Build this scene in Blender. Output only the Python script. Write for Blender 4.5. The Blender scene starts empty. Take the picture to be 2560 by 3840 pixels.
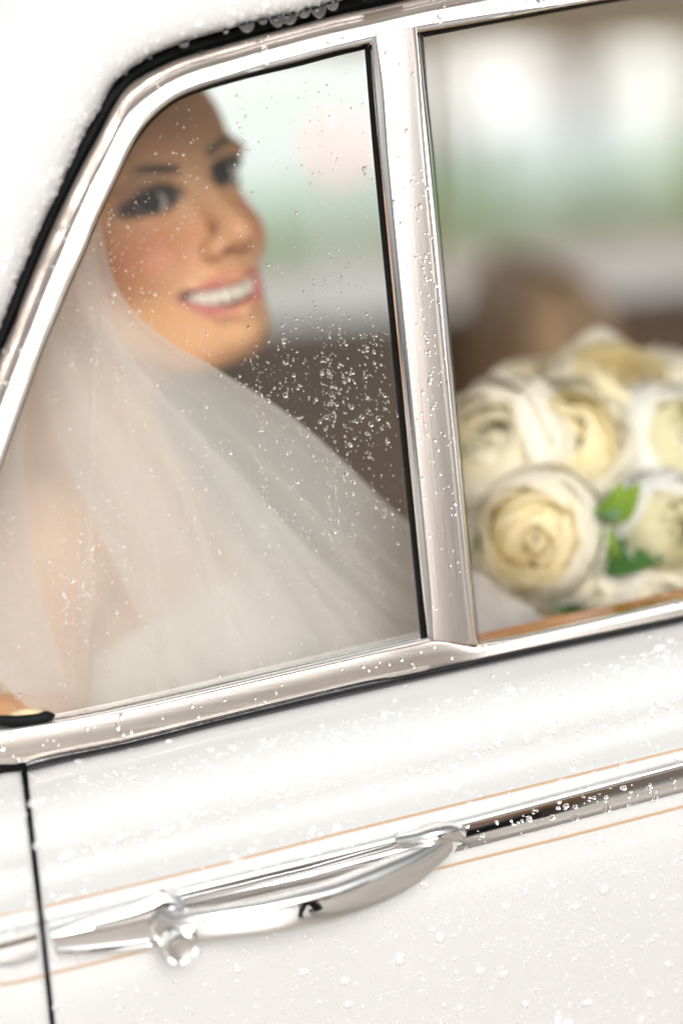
import bpy, math, random
import numpy as np
from mathutils import Vector, Matrix
random.seed(7); RNG = np.random.default_rng(7)
scn = bpy.context.scene
C = scn.collection
# ------------------------------------------------------------------ camera
FPX = 10710.0                      # focal length in photo pixels (photo is 2560 x 3840)
PSI, PIT, ROL = math.radians(16), math.radians(12.5), math.radians(3.5)
Fv = Vector((math.sin(PSI)*math.cos(PIT), math.cos(PSI)*math.cos(PIT), -math.sin(PIT)))
R0 = Fv.cross(Vector((0, 0, 1))).normalized(); U0 = R0.cross(Fv)
Uv = U0*math.cos(ROL) + R0*math.sin(ROL); Rv = R0*math.cos(ROL) - U0*math.sin(ROL)
CAM = Vector((0, 0, 1.155)) - Fv*1.65
cd = bpy.data.cameras.new('camera'); cam = bpy.data.objects.new('camera', cd); C.objects.link(cam)
M = Matrix((Rv, Uv, -Fv)).transposed().to_4x4(); M.translation = CAM; cam.matrix_world = M
cd.sensor_fit = 'HORIZONTAL'; cd.sensor_width = 24.0; cd.lens = 24.0*FPX/2560
cd.clip_start = 0.05; cd.clip_end = 3000
cd.dof.use_dof = True; cd.dof.focus_distance = 1.66; cd.dof.aperture_fstop = 1.42; cd.dof.aperture_blades = 0
scn.camera = cam
# ------------------------------------------------------------------ sky, sun, exposure
SUN_EL, SUN_AZ = math.radians(24), math.radians(186)     # azimuth clockwise from +Y: behind the camera
w = bpy.data.worlds.new('World'); scn.world = w; w.use_nodes = True
nt = w.node_tree; bg = nt.nodes['Background']
sky = nt.nodes.new('ShaderNodeTexSky'); sky.sky_type = 'NISHITA'; sky.sun_disc = False
sky.sun_elevation = SUN_EL; sky.sun_rotation = SUN_AZ; sky.dust_density = 6; sky.air_density = 1.0; sky.ozone_density = 1.0
hs = nt.nodes.new('ShaderNodeHueSaturation'); hs.inputs['Saturation'].default_value = 0.05
nt.links.new(sky.outputs[0], hs.inputs['Color']); nt.links.new(hs.outputs[0], bg.inputs['Color'])
bg.inputs['Strength'].default_value = 0.085
sd = bpy.data.lights.new('sun', 'SUN'); sd.energy = 1.3; sd.angle = math.radians(26); sd.color = (1, .975, .95)
sun = bpy.data.objects.new('sun', sd); C.objects.link(sun)
sdir = Vector((math.sin(SUN_AZ)*math.cos(SUN_EL), math.cos(SUN_AZ)*math.cos(SUN_EL), math.sin(SUN_EL)))
sun.rotation_euler = sdir.to_track_quat('Z', 'Y').to_euler()
vs = scn.view_settings; vs.view_transform = 'Standard'; vs.look = 'None'; vs.exposure = 0.66; vs.gamma = 1; vs.use_curve_mapping = False
scn.cycles.use_denoising = True
scn.cycles.max_bounces = 14; scn.cycles.transparent_max_bounces = 24; scn.cycles.transmission_bounces = 8
scn.cycles.sample_clamp_indirect = 6.0

# ------------------------------------------------------------------ drafting helpers
def P(x, y, Y=0.0):
    """photo pixel -> point on the upright plane Y = const"""
    d = Fv + Rv*((x-1280)/FPX) - Uv*((y-1920)/FPX)
    return CAM + d*((Y-CAM.y)/d.y)
def PD(x, y, dist):
    d = Fv + Rv*((x-1280)/FPX) - Uv*((y-1920)/FPX)
    return CAM + d*dist
def belt(x): return 2895 - .2279*(x-107)
def Yb(x, y): return .12*max(0.0, (belt(x)-y)/6690.0)       # windows lean inwards above the belt
def cr(pts, n):
    """smooth curve through the points (centripetal enough), resampled to n by arc length"""
    p = np.array(pts, float)
    if len(p) == 2:
        return p[0] + (p[1]-p[0])*np.linspace(0, 1, n)[:, None]
    q = np.vstack([2*p[0]-p[1], p, 2*p[-1]-p[-2]]); out = []
    for i in range(1, len(q)-2):
        a, b, c, d = q[i-1], q[i], q[i+1], q[i+2]
        lb = np.linalg.norm(c-b); m1 = (c-a)/max(np.linalg.norm(c-b)+np.linalg.norm(b-a), 1e-9)*lb; m2 = (d-b)/max(np.linalg.norm(d-c)+np.linalg.norm(c-b), 1e-9)*lb
        t = np.linspace(0, 1, 24, endpoint=False)[:, None]
        out.append((2*t**3-3*t**2+1)*b + (t**3-2*t**2+t)*m1 + (-2*t**3+3*t**2)*c + (t**3-t**2)*m2)
    o = np.vstack(out+[p[-1:]]); s = np.r_[0, np.cumsum(np.linalg.norm(np.diff(o, axis=0), axis=1))]
    u = np.linspace(0, s[-1], n)
    return np.stack([np.interp(u, s, o[:, k]) for k in range(p.shape[1])], 1)
def pl(pts, n):
    o = np.array(pts, float); s = np.r_[0, np.cumsum(np.linalg.norm(np.diff(o, axis=0), axis=1))]
    u = np.linspace(0, s[-1], n)
    return np.stack([np.interp(u, s, o[:, k]) for k in range(o.shape[1])], 1)
def link(o, parent=None):
    C.objects.link(o)
    if parent is not None: o.parent = parent
    return o
def meshobj(name, v, f, m, parent=None, smooth=True, sharp=40):
    me = bpy.data.meshes.new(name); me.from_pydata([tuple(p) for p in v], [], [tuple(q) for q in f]); me.update()
    if smooth:
        me.shade_smooth()
        if sharp: me.set_sharp_from_angle(angle=math.radians(sharp))
    if m: me.materials.append(m)
    return link(bpy.data.objects.new(name, me), parent)
def gridfaces(n, m, flip=False, close=False):
    f = []
    for i in range(n-1):
        for j in range(m if close else m-1):
            a, b, c, d = i*m+j, i*m+(j+1) % m, (i+1)*m+(j+1) % m, (i+1)*m+j
            f.append((a, d, c, b) if flip else (a, b, c, d))
    return f
GR = {}
def loft(name, curves, segs, m, parent, n=90, ret=(None, None), base=True, sharp=40, poly=False):
    """surface through drafted curves; segs[k] = [(t, depth mm)] between curve k and k+1; ret folds the two end edges back"""
    fn = pl if poly else cr
    cs = [fn(c, n) for c in curves]; cols = []
    for i in range(n):
        col = []
        for k, sg in enumerate(segs):
            for t, y in sg:
                px = cs[k][i]*(1-t) + cs[k+1][i]*t
                col.append(P(px[0], px[1], (Yb(*px) if base else 0) + y/1000))
        cols.append(col)
    g = np.array([[tuple(p) for p in c] for c in cols])
    if ret[0] is not None: g = np.concatenate([g[:1]+np.array([0, ret[0]/1000, 0]), g])
    if ret[1] is not None: g = np.concatenate([g, g[-1:]+np.array([0, ret[1]/1000, 0])])
    GR[name] = g
    a, b = g.shape[:2]
    return meshobj(name, g.reshape(-1, 3), gridfaces(a, b, flip=True), m, parent, sharp=sharp)
def tag(o, label, cat, group=None, kind=None):
    if label: o['label'] = label
    if cat: o['category'] = cat
    if group: o['group'] = group
    if kind: o['kind'] = kind
    return o
def empty(name, loc=(0, 0, 0)):
    o = bpy.data.objects.new(name, None); o.empty_display_size = .05; C.objects.link(o); o.location = loc; return o
def tube(name, path, rad, m, parent, ns=14, sup=2.0, up=Vector((0, 0, 1)), cap=True, sharp=50):
    """sweep of an ellipse (rad = [(half height, half depth)]) along a 3D path"""
    v = []; n = len(path)
    for i, p in enumerate(path):
        t = (Vector(path[min(i+1, n-1)])-Vector(path[max(i-1, 0)])).normalized()
        s = up - t*up.dot(t); s.normalize(); q = t.cross(s)
        a, b = rad[i] if isinstance(rad[i], (tuple, list)) else (rad[i], rad[i])
        for k in range(ns):
            th = 2*math.pi*k/ns; c, sn = math.cos(th), math.sin(th)
            e = 2/sup
            v.append(Vector(p) + s*(a*abs(c)**e*math.copysign(1, c)) + q*(b*abs(sn)**e*math.copysign(1, sn)))
    f = gridfaces(n, ns, close=True)
    if cap: f += [tuple(range(ns)), tuple(range((n-1)*ns, n*ns))[::-1]]
    f = [tuple(q[::-1]) for q in f]
    return meshobj(name, v, f, m, parent, sharp=sharp)
def boxmesh(name, lo, hi, m, parent=None, bev=0.0):
    import bmesh
    bm = bmesh.new(); bmesh.ops.create_cube(bm, size=1)
    for v in bm.verts: v.co = Vector([(lo[k]+hi[k])/2 + v.co[k]*(hi[k]-lo[k]) for k in range(3)])
    if bev: bmesh.ops.bevel(bm, geom=bm.edges[:], offset=bev, segments=3, affect='EDGES', profile=.5)
    me = bpy.data.meshes.new(name); bm.to_mesh(me); bm.free(); me.shade_smooth(); me.set_sharp_from_angle(angle=math.radians(40)); me.materials.append(m)
    return link(bpy.data.objects.new(name, me), parent)
# ------------------------------------------------------------------ materials
def mat(name, col, rough=.5, metal=0, coat=0, var=.0, scale=8, bump=0, bscale=60, stretch=None, trans=0, ior=1.45, sss=0, spec=.5, rvar=0, vcol=None):
    m = bpy.data.materials.new(name); m.use_nodes = True; n = m.node_tree; b = n.nodes['Principled BSDF']
    b.inputs['Base Color'].default_value = (*col, 1); b.inputs['Roughness'].default_value = rough; b.inputs['Metallic'].default_value = metal
    b.inputs['Coat Weight'].default_value = coat; b.inputs['Coat Roughness'].default_value = .03; b.inputs['IOR'].default_value = ior
    b.inputs['Transmission Weight'].default_value = trans; b.inputs['Specular IOR Level'].default_value = spec
    if sss:
        b.inputs['Subsurface Weight'].default_value = sss; b.inputs['Subsurface Radius'].default_value = (1, .35, .18); b.inputs['Subsurface Scale'].default_value = .006
    tc = n.nodes.new('ShaderNodeTexCoord'); src = tc.outputs['Object']
    if stretch:
        mp = n.nodes.new('ShaderNodeMapping'); mp.inputs['Scale'].default_value = stretch; n.links.new(src, mp.inputs[0]); src = mp.outputs[0]
    colsock = None
    if vcol:
        at = n.nodes.new('ShaderNodeVertexColor'); at.layer_name = vcol; colsock = at.outputs[0]; n.links.new(colsock, b.inputs['Base Color'])
    if var:
        nz = n.nodes.new('ShaderNodeTexNoise'); nz.inputs['Scale'].default_value = scale; nz.inputs['Detail'].default_value = 5; n.links.new(src, nz.inputs['Vector'])
        mr = n.nodes.new('ShaderNodeMapRange'); mr.inputs[1].default_value = .3; mr.inputs[2].default_value = .7; mr.inputs[3].default_value = 1-var; mr.inputs[4].default_value = 1+var
        n.links.new(nz.outputs[0], mr.inputs[0])
        mx = n.nodes.new('ShaderNodeMix'); mx.data_type = 'RGBA'; mx.blend_type = 'MULTIPLY'; mx.inputs[0].default_value = 1
        mx.inputs[6].default_value = (*col, 1)
        if colsock: n.links.new(colsock, mx.inputs[6])
        n.links.new(mr.outputs[0], mx.inputs[7]); n.links.new(mx.outputs[2], b.inputs['Base Color'])
        if rvar:
            m2 = n.nodes.new('ShaderNodeMapRange'); m2.inputs[3].default_value = max(0, rough-rvar); m2.inputs[4].default_value = rough+rvar
            n.links.new(nz.outputs[0], m2.inputs[0]); n.links.new(m2.outputs[0], b.inputs['Roughness'])
    if bump:
        nb = n.nodes.new('ShaderNodeTexNoise'); nb.inputs['Scale'].default_value = bscale; nb.inputs['Detail'].default_value = 4; n.links.new(src, nb.inputs['Vector'])
        bp = n.nodes.new('ShaderNodeBump'); bp.inputs['Strength'].default_value = bump; bp.inputs['Distance'].default_value = .002
        n.links.new(nb.outputs[0], bp.inputs['Height']); n.links.new(bp.outputs[0], b.inputs['Normal'])
    return m
def mixsheet(name, col, alpha, rough=.8, noise=0, nscale=(20, 20, 20), transl=.5):
    """thin woven cloth: open mesh (transparent) mixed with lit threads"""
    m = bpy.data.materials.new(name); m.use_nodes = True; n = m.node_tree; n.nodes.clear()
    o = n.nodes.new('ShaderNodeOutputMaterial'); mx = n.nodes.new('ShaderNodeMixShader'); tr = n.nodes.new('ShaderNodeBsdfTransparent')
    d = n.nodes.new('ShaderNodeBsdfDiffuse'); d.inputs[0].default_value = (*col, 1)
    tl = n.nodes.new('ShaderNodeBsdfTranslucent'); tl.inputs[0].default_value = (*col, 1)
    m2 = n.nodes.new('ShaderNodeMixShader'); m2.inputs[0].default_value = transl
    n.links.new(d.outputs[0], m2.inputs[1]); n.links.new(tl.outputs[0], m2.inputs[2])
    mx.inputs[0].default_value = alpha
    if noise:
        tc = n.nodes.new('ShaderNodeUVMap'); mp = n.nodes.new('ShaderNodeMapping'); mp.inputs['Scale'].default_value = nscale
        nz = n.nodes.new('ShaderNodeTexNoise'); nz.inputs['Scale'].default_value = 1; nz.inputs['Detail'].default_value = 3
        mr = n.nodes.new('ShaderNodeMapRange'); mr.inputs[1].default_value = .3; mr.inputs[2].default_value = .7; mr.inputs[3].default_value = alpha-noise; mr.inputs[4].default_value = alpha+noise
        n.links.new(tc.outputs[0], mp.inputs[0]); n.links.new(mp.outputs[0], nz.inputs['Vector']); n.links.new(nz.outputs[0], mr.inputs[0]); n.links.new(mr.outputs[0], mx.inputs[0])
    n.links.new(tr.outputs[0], mx.inputs[1]); n.links.new(m2.outputs[0], mx.inputs[2]); n.links.new(mx.outputs[0], o.inputs[0])
    return m
def panemat(name, tint=(1, 1, 1), ior=1.5):
    m = bpy.data.materials.new(name); m.use_nodes = True; n = m.node_tree; n.nodes.clear()
    o = n.nodes.new('ShaderNodeOutputMaterial'); mx = n.nodes.new('ShaderNodeMixShader'); tr = n.nodes.new('ShaderNodeBsdfTransparent'); tr.inputs[0].default_value = (*tint, 1)
    g = n.nodes.new('ShaderNodeBsdfGlossy'); g.inputs['Roughness'].default_value = .01
    fr = n.nodes.new('ShaderNodeFresnel'); fr.inputs[0].default_value = ior
    ge = n.nodes.new('ShaderNodeNewGeometry'); sb = n.nodes.new('ShaderNodeMath'); sb.operation = 'SUBTRACT'; sb.use_clamp = True   # the thin sheet reflects on its outer face only
    n.links.new(fr.outputs[0], sb.inputs[0]); n.links.new(ge.outputs['Backfacing'], sb.inputs[1]); n.links.new(sb.outputs[0], mx.inputs[0]); n.links.new(tr.outputs[0], mx.inputs[1]); n.links.new(g.outputs[0], mx.inputs[2]); n.links.new(mx.outputs[0], o.inputs[0])
    return m
def watermat(name):
    m = bpy.data.materials.new(name); m.use_nodes = True; n = m.node_tree; n.nodes.clear()
    o = n.nodes.new('ShaderNodeOutputMaterial'); g = n.nodes.new('ShaderNodeBsdfGlass'); g.inputs['IOR'].default_value = 1.33; g.inputs['Roughness'].default_value = 0
    n.links.new(g.outputs[0], o.inputs[0]); return m
def filmmat(name):
    """low drop on paint: mostly seen through, glinting at its edges"""
    m = panemat(name, (1, 1, 1), 1.6); n = m.node_tree; o = [q for q in n.nodes if q.type == 'OUTPUT_MATERIAL'][0]; src = o.inputs[0].links[0].from_socket
    g = n.nodes.new('ShaderNodeBsdfDiffuse'); g.inputs[0].default_value = (.95, .95, .95, 1)      # white share paints in the light a drop gathers
    mx = n.nodes.new('ShaderNodeMixShader'); mx.inputs[0].default_value = .34; n.links.new(src, mx.inputs[1]); n.links.new(g.outputs[0], mx.inputs[2]); n.links.new(mx.outputs[0], o.inputs[0]); return m
FILM = filmmat('rain_on_paint')
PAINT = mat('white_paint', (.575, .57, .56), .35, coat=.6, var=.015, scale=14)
CHROME = mat('chrome', (.93, .92, .91), .05, 1, var=.02, scale=30, bump=.02, bscale=40)
STEEL = mat('polished_steel', (.77, .705, .66), .26, 1, var=.012, scale=3, stretch=(400, 4, 4), bump=.008, bscale=4, rvar=.05)
STEELR = mat('polished_steel_belt', (.92, .86, .80), .2, 1, var=.012, scale=3, stretch=(4, 4, 400), bump=.008, bscale=4, rvar=.05)  # same steel with a lighter base colour, brightening the rail's dull reflection
STEELH = mat('polished_steel_rail', (.72, .665, .625), .22, 1, var=.012, scale=3, stretch=(4, 4, 400), bump=.008, bscale=4, rvar=.05)
RUBBER = mat('black_rubber', (.006, .007, .007), .6, spec=.15, var=.2, scale=40, bump=.15, bscale=150)
SEAL = mat('wet_rubber_seal', (.03, .03, .034), .12, var=.2, scale=60, bump=.3, bscale=90, coat=1)
STRIPE = mat('gold_pinstripe', (.48, .315, .19), .35, coat=1)
GLASS = panemat('window_glass', (.985, .995, .99), 1.8)
def glass_haze(m, f):
    """pale diffuse share: reflected haze painted into the pane with its film of moisture"""
    n = m.node_tree; o = [q for q in n.nodes if q.type == 'OUTPUT_MATERIAL'][0]; src = o.inputs[0].links[0].from_socket
    g = n.nodes.new('ShaderNodeBsdfDiffuse'); g.inputs[0].default_value = (.9, .88, .86, 1); mx = n.nodes.new('ShaderNodeMixShader'); mx.inputs[0].default_value = f
    n.links.new(src, mx.inputs[1]); n.links.new(g.outputs[0], mx.inputs[2]); n.links.new(mx.outputs[0], o.inputs[0])
glass_haze(GLASS, .011)  # reflection haze put into the glass as a pale tone
WATER = watermat('rain_water')
WOOD = mat('varnished_wood', (.42, .13, .03), .2, coat=1, var=.3, scale=4, stretch=(6, 60, 60))
LEATHER = mat('brown_leather', (.11, .066, .038), .42, var=.25, scale=18, bump=.3, bscale=120)
LEATHER2 = mat('tan_leather', (.44, .30, .18), .4, var=.2, scale=14, bump=.3, bscale=120)
LINING = mat('cream_headlining', (.88, .86, .76), .9, var=.05, scale=60)
OLIVE = mat('tan_trim_cloth', (.86, .72, .46), .8, var=.08, scale=50)
CARPET = mat('dark_carpet', (.05, .045, .04), .95, var=.2, scale=90)
TANPAD = mat('tan_pad', (.62, .47, .28), .6, var=.2, scale=120)
ETCH = mat('etched_mark', (.62, .64, .64), .8)
# ------------------------------------------------------------------ the setting
def sheet(name, x0, x1, y0, y1, z, m, nx=2, ny=2):
    v = [(x0+(x1-x0)*i/(nx-1), y0+(y1-y0)*j/(ny-1), z) for i in range(nx) for j in range(ny)]
    return tag(meshobj(name, v, gridfaces(nx, ny, flip=True), m, smooth=False), None, None, kind='structure')
GROUND = mat('pale_wet_concrete', (.62, .60, .58), .3, var=.12, scale=.7, bump=.2, bscale=25, rvar=.1)
ROADM = mat('wet_tarmac', (.31, .225, .155), .38, var=.18, scale=1.2, bump=.3, bscale=40, rvar=.12)
GRASS = mat('grass', (.09, .31, .04), .8, var=.35, scale=6, bump=.5, bscale=60)
YELLOW = mat('yellow_line_paint', (.62, .42, .06), .5, var=.15, scale=20)
sheet('ground', -600, 600, -600, 600, 0, GROUND)
sheet('road', -400, 400, 8.9, 10.3, .004, ROADM)
sheet('road_near', -400, 400, -14.2, 1.9, .004, mat('pale_wet_tarmac', (.55, .495, .44), .35, var=.15, scale=.9, bump=.3, bscale=40, rvar=.1)).name = 'road'
sheet('road_line', -400, 400, -4.62, -4.52, .008, YELLOW)
sheet('road_line', -400, 400, -4.30, -4.20, .008, YELLOW)
verge = sheet('grass_verge', -400, 400, 10.3, 15.0, .012, GRASS)
STONE = mat('grey_brown_render', (.15, .125, .105), .85, var=.12, scale=3, bump=.3, bscale=30)
WHITEWALL = mat('white_render', (.58, .59, .60), .8, var=.05, scale=2)
BRIGHT = mat('white_panel_paint', (.84, .83, .80), .6, var=.03, scale=3)
PALEBLUE = mat('pale_blue_grey_paint', (.50, .52, .56), .4, coat=.5, var=.05, scale=4)
# low wall with arched white panels, beyond the verge
def archpanel(name, xc, w_, z0, h, y, m, parent, depth=.06):
    r = w_/2; pts = [(xc-r, z0), (xc+r, z0)] + [(xc+r*math.cos(a), z0+h-r+r*math.sin(a)) for a in np.linspace(0, math.pi, 17)]
    n = len(pts); v = [(a, y, b) for a, b in pts] + [(a, y+depth, b) for a, b in pts]
    f = [tuple(range(n))] + [tuple(range(2*n-1, n-1, -1))] + [(i, i+n, (i+1) % n+n, (i+1) % n) for i in range(n)]
    return meshobj(name, v, f, m, parent, smooth=False)
YW = 11.7
gw = empty('garden_wall', (4.5, YW, 0)); tag(gw, 'grey garden wall with white arched panels beyond the far verge', 'wall')
def gx(px): return P(px, 450, YW).x
def child_box(name, lo, hi, m, root, bev=0):
    o = boxmesh(name, lo, hi, m, None, bev); o.parent = root; o.matrix_parent_inverse = Matrix.Translation(-Vector(root.location)); return o
def adopt(o, root):
    o.parent = root; o.matrix_parent_inverse = Matrix.Translation(-Vector(root.location)); return o
child_box('wall_body', (gx(1560), YW, 0), (gx(4200), YW+.3, 1.7), STONE, gw)
child_box('coping', (gx(1560)-.05, YW-.06, 1.703), (gx(4200)+.05, YW+.36, 1.80), WHITEWALL, gw, .02)
adopt(archpanel('arched_panel', gx(1860), gx(2060)-gx(1670), .02, .68, YW-.065, BRIGHT, None), gw)
adopt(archpanel('arched_panel', gx(2410), gx(2530)-gx(2290), .02, .68, YW-.065, BRIGHT, None), gw)
for k in range(3):
    adopt(archpanel('arched_panel', gx(2850+k*480), .4, .02, .72, YW-.065, BRIGHT, None), gw)
ww = empty('white_outbuilding', (2.0, YW-.2, 0)); tag(ww, 'white rendered outbuilding standing left of the grey garden wall', 'building')
child_box('wall', (gx(-1800), YW-.15, 0), (gx(1545), YW+3.5, 2.9), WHITEWALL, ww)
child_box('roof_slab', (gx(-1800)-.15, YW-.35, 2.903), (gx(1545)+.15, YW+3.7, 3.05), STONE, ww, .03)
child_box('plinth', (gx(-1800), YW-.20, 0), (gx(1545)+.02, YW-.153, .16), PALEBLUE, ww)
def planter(px0, px1, h, label):
    a, b = gx(px0), gx(px1); y0 = YW-.62
    r = empty('planter', ((a+b)/2, y0+.2, 0)); tag(r, label, 'planter', 'planters in front of the garden wall')
    child_box('trough', (a, y0, .014), (b, y0+.42, h), PALEBLUE, r, .04)
    child_box('rim', (a-.015, y0-.015, h-.02), (b+.015, y0+.435, h+.025), WHITEWALL, r, .01)
planter(1690, 2040, .34, 'pale blue planter below the first white arched panel'); planter(2085, 2260, .32, 'smaller pale blue planter between the two white arched panels')
# slim bollard with a small red lamp
LAMPM = bpy.data.materials.new('red_lamp_lens'); LAMPM.use_nodes = True
_b = LAMPM.node_tree.nodes['Principled BSDF']; _b.inputs['Base Color'].default_value = (.7, .03, .03, 1); _b.inputs['Emission Color'].default_value = (1, .12, .14, 1); _b.inputs['Emission Strength'].default_value = 1.2
lp = P(1268, 548, 3.4)
bo = empty('bollard_lamp', (lp.x, lp.y, 0)); tag(bo, 'slim white bollard with a small red lamp on the pale forecourt', 'bollard')
def lathe(name, prof, m, parent, seg=20, axis=None, origin=None):
    v = []
    ax = (axis or Vector((0, 0, 1))).normalized(); o = Vector(origin or (0, 0, 0))
    a = ax.orthogonal().normalized(); b = ax.cross(a)
    for r, z in prof:
        for k in range(seg):
            t = 2*math.pi*k/seg; v.append(o + ax*z + a*(r*math.cos(t)) + b*(r*math.sin(t)))
    return meshobj(name, v, [tuple(q[::-1]) for q in gridfaces(len(prof), seg, close=True)], m, parent, sharp=45)
lathe('post', [(0, 0), (.03, 0), (.03, .01), (.018, .03), (.016, lp.z-.045), (.024, lp.z-.04), (.024, lp.z-.025), (0, lp.z-.025)], WHITEWALL, bo)
lathe('lamp_lens', [(0, lp.z-.025), (.015, lp.z-.025), (.016, lp.z), (.010, lp.z+.012), (0, lp.z+.025)], LAMPM, bo)
# houses across the street on the photographer's side (they show in the chrome and the glass)
FAC = mat('warm_stone_facade', (.78, .66, .58), .85, var=.12, scale=1.5, bump=.2, bscale=12)
BRICK = mat('orange_brick', (.60, .34, .17), .85, var=.2, scale=3)
WINM = mat('dark_window', (.02, .022, .028), .08)
def house(x0, x1, h, m, label):
    y = -24.0; r = empty('terraced_house', ((x0+x1)/2, y-3, 0)); tag(r, label, 'house', 'terraced houses across the street')
    child_box('wall', (x0, y-6, 0), (x1, y, h), m, r)
    child_box('roof', (x0, y-6.2, h+.003), (x1, y+.3, h+.35), WINM, r, .03)
    wdt = x1-x0
    for zz in (.9, 3.6):
        for fx in (.22, .68):
            if zz < 1 and fx > .5:
                dpart = child_box('door', (x0+wdt*.62, y, .0), (x0+wdt*.62+.95, y+.05, 2.1), BRICK, r, .01)
            else:
                wn = child_box('window', (x0+wdt*fx-.1, y, zz), (x0+wdt*fx+1.1, y+.04, zz+1.6), WHITEWALL, r)
                child_box('pane', (x0+wdt*fx, y+.04, zz+.1), (x0+wdt*fx+1.0, y+.045, zz+1.5), WINM, r)
for k, (m_, lb) in enumerate([(FAC, 'warm stone terraced house left of the brick one'), (BRICK, 'orange brick terraced house across the street'), (FAC, 'warm stone terraced house right of the brick one'), (WHITEWALL, 'white terraced house at the end of the row')]):
    house(-10+6.5*k, -3.5+6.5*k, 5.6, m_, lb)
# ------------------------------------------------------------------ the car
car = empty('vintage_car'); tag(car, 'white vintage saloon car with chrome window frames, wet with rain', 'car')
BODY_E = [(-230, 1900), (-100, 1480), (0, 1223), (15, 1188), (65, 1058), (115, 943), (165, 829), (218, 718), (276, 588), (337, 465), (380, 392), (422, 316), (458, 281), (540, 222), (621, 184), (718, 148), (851, 110), (958, 79), (1100, 50), (1280, 0), (2000, -190), (3300, -500)]
FR_OUT = [(-260, 2080), (-120, 1640), (0, 1333), (58, 1200), (77, 1142), (134, 997), (191, 863), (253, 729), (306, 622), (364, 515), (425, 398), (468, 332), (519, 291), (591, 253), (667, 219), (800, 179), (963, 133), (1100, 97), (1255, 56), (1449, 15), (1510, 0), (2050, -125), (3300, -400)]
BEAD_O = [(-220, 2360), (-110, 1990), (-20, 1720), (17, 1618), (51, 1523), (88, 1421), (136, 1312), (170, 1220), (207, 1127), (237, 1058), (276, 951), (318, 855), (344, 786), (386, 706), (440, 590), (479, 505), (540, 434), (586, 393), (657, 345), (739, 311), (836, 283), (963, 243), (1100, 206), (1204, 179), (1403, 132)]
BEAD_I = [(-190, 2380), (-80, 2010), (7, 1734), (51, 1608), (102, 1465), (156, 1312), (204, 1200), (253, 1081), (314, 943), (367, 813), (432, 676), (490, 553), (536, 477), (600, 411), (667, 364), (759, 327), (861, 296), (963, 268), (1100, 235), (1255, 193), (1386, 165)]
GL_E = [(-186, 2385), (-76, 2012), (11, 1736), (56, 1609), (107, 1467), (161, 1314), (209, 1202), (259, 1083), (320, 945), (373, 815), (437, 679), (496, 558), (545, 485), (606, 422), (670, 377), (761, 341), (862, 311), (963, 284), (1100, 252), (1255, 211), (1367, 184)]
# roof and rear pillar: one shell
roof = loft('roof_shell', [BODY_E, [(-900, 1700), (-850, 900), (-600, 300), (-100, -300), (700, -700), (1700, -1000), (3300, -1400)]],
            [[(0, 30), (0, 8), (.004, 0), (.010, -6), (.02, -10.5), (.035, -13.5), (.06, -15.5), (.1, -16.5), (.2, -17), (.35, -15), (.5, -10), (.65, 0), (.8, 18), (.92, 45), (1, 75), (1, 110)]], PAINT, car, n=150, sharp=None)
loft('door_gap_rubber', [[(x-10, y-6) for x, y in BODY_E], [(x+8, y+8) for x, y in FR_OUT]], [[(0, 22), (.3, 15), (.6, 14), (.85, 18), (1, 26)]], RUBBER, car, n=150)
# window frame: wide band + bead
frame = loft('window_frame', [FR_OUT, BEAD_O + [(1556, 97), (1800, 56), (2184, 0), (3300, -190)]],
             [[(0, 24), (0, 3), (.015, .5), (.04, -1.5), (.10, -2.6), (.17, -2.2), (.22, -.6), (.30, 1.2), (.45, 2.6), (.62, 3.0), (.8, 2.4), (.93, 1.6), (1, 1.4), (1, 12)]], STEELH, car, n=170)
def bead(name, A, B, parent, m=CHROME, h=4.2, n=110, poly=False, ret=(None, None)):
    return loft(name, [A, B], [[(0, 6), (0, 0), (.08, -h*.55), (.25, -h*.9), (.5, -h), (.75, -h*.8), (.92, -h*.3), (1, 1), (1, 12)]], m, parent, n=n, sharp=30, poly=poly, ret=ret)
bead('glazing_bead', BEAD_O, BEAD_I, frame, n=140)
bead('glazing_bead', [(1556, 97), (1800, 56), (2184, 0), (3300, -190)], [(1571, 121), (1800, 82), (2260, 0), (3300, -160)], frame)
loft('rubber_channel', [BEAD_I, GL_E], [[(0, 5), (.4, 6), (1, 8.5), (1, 14)]], RUBBER, frame, n=140)
loft('rubber_channel', [[(1571, 121), (1800, 82), (2260, 0), (3300, -160)], [(1590, 138), (1800, 98), (2340, 0), (3300, -140)]], [[(0, 5), (.4, 7), (1, 12), (1, 30)]], RUBBER, frame)
# division pillar
PL = [(1413, 134), (1439, 327), (1459, 600), (1614, 2200), (1626, 2400)]; PR = [(1556, 97), (1566, 204), (1597, 600), (1754, 2200), (1781, 2420)]
pillar = loft('division_pillar', [PL, PR], [[(0, 8), (0, .6), (.1, .25), (.5, .1), (.9, .25), (1, .6), (1, 8)]], STEEL, car, n=60, sharp=50)
PLI = [(1386, 165), (1423, 600), (1580, 2200), (1603, 2386)]; PLG = [(1367, 184), (1401, 600), (1558, 2200), (1577, 2392)]
bead('glazing_bead', PL, [(1386, 165), (1405, 380), (1423, 600), (1580, 2200), (1604, 2404)], pillar, n=60)
loft('rubber_channel', [PLI, PLG], [[(0, 2), (.3, 3), (1, 7.5), (1, 16)]], RUBBER, pillar, n=60)
bead('glazing_bead', PR, [(1571, 121), (1592, 327), (1622, 600), (1769, 2200), (1793, 2415)], pillar, n=60)
loft('felt_run', [[(1571, 121), (1592, 327), (1622, 600), (1769, 2200), (1793, 2415)], [(1586, 121), (1602, 327), (1629, 600), (1774, 2200), (1797, 2415)]], [[(0, 4), (1, 22), (1, 30)]], mat('grey_felt', (.10, .09, .08), .95, var=.5, scale=400), pillar, n=60)
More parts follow.
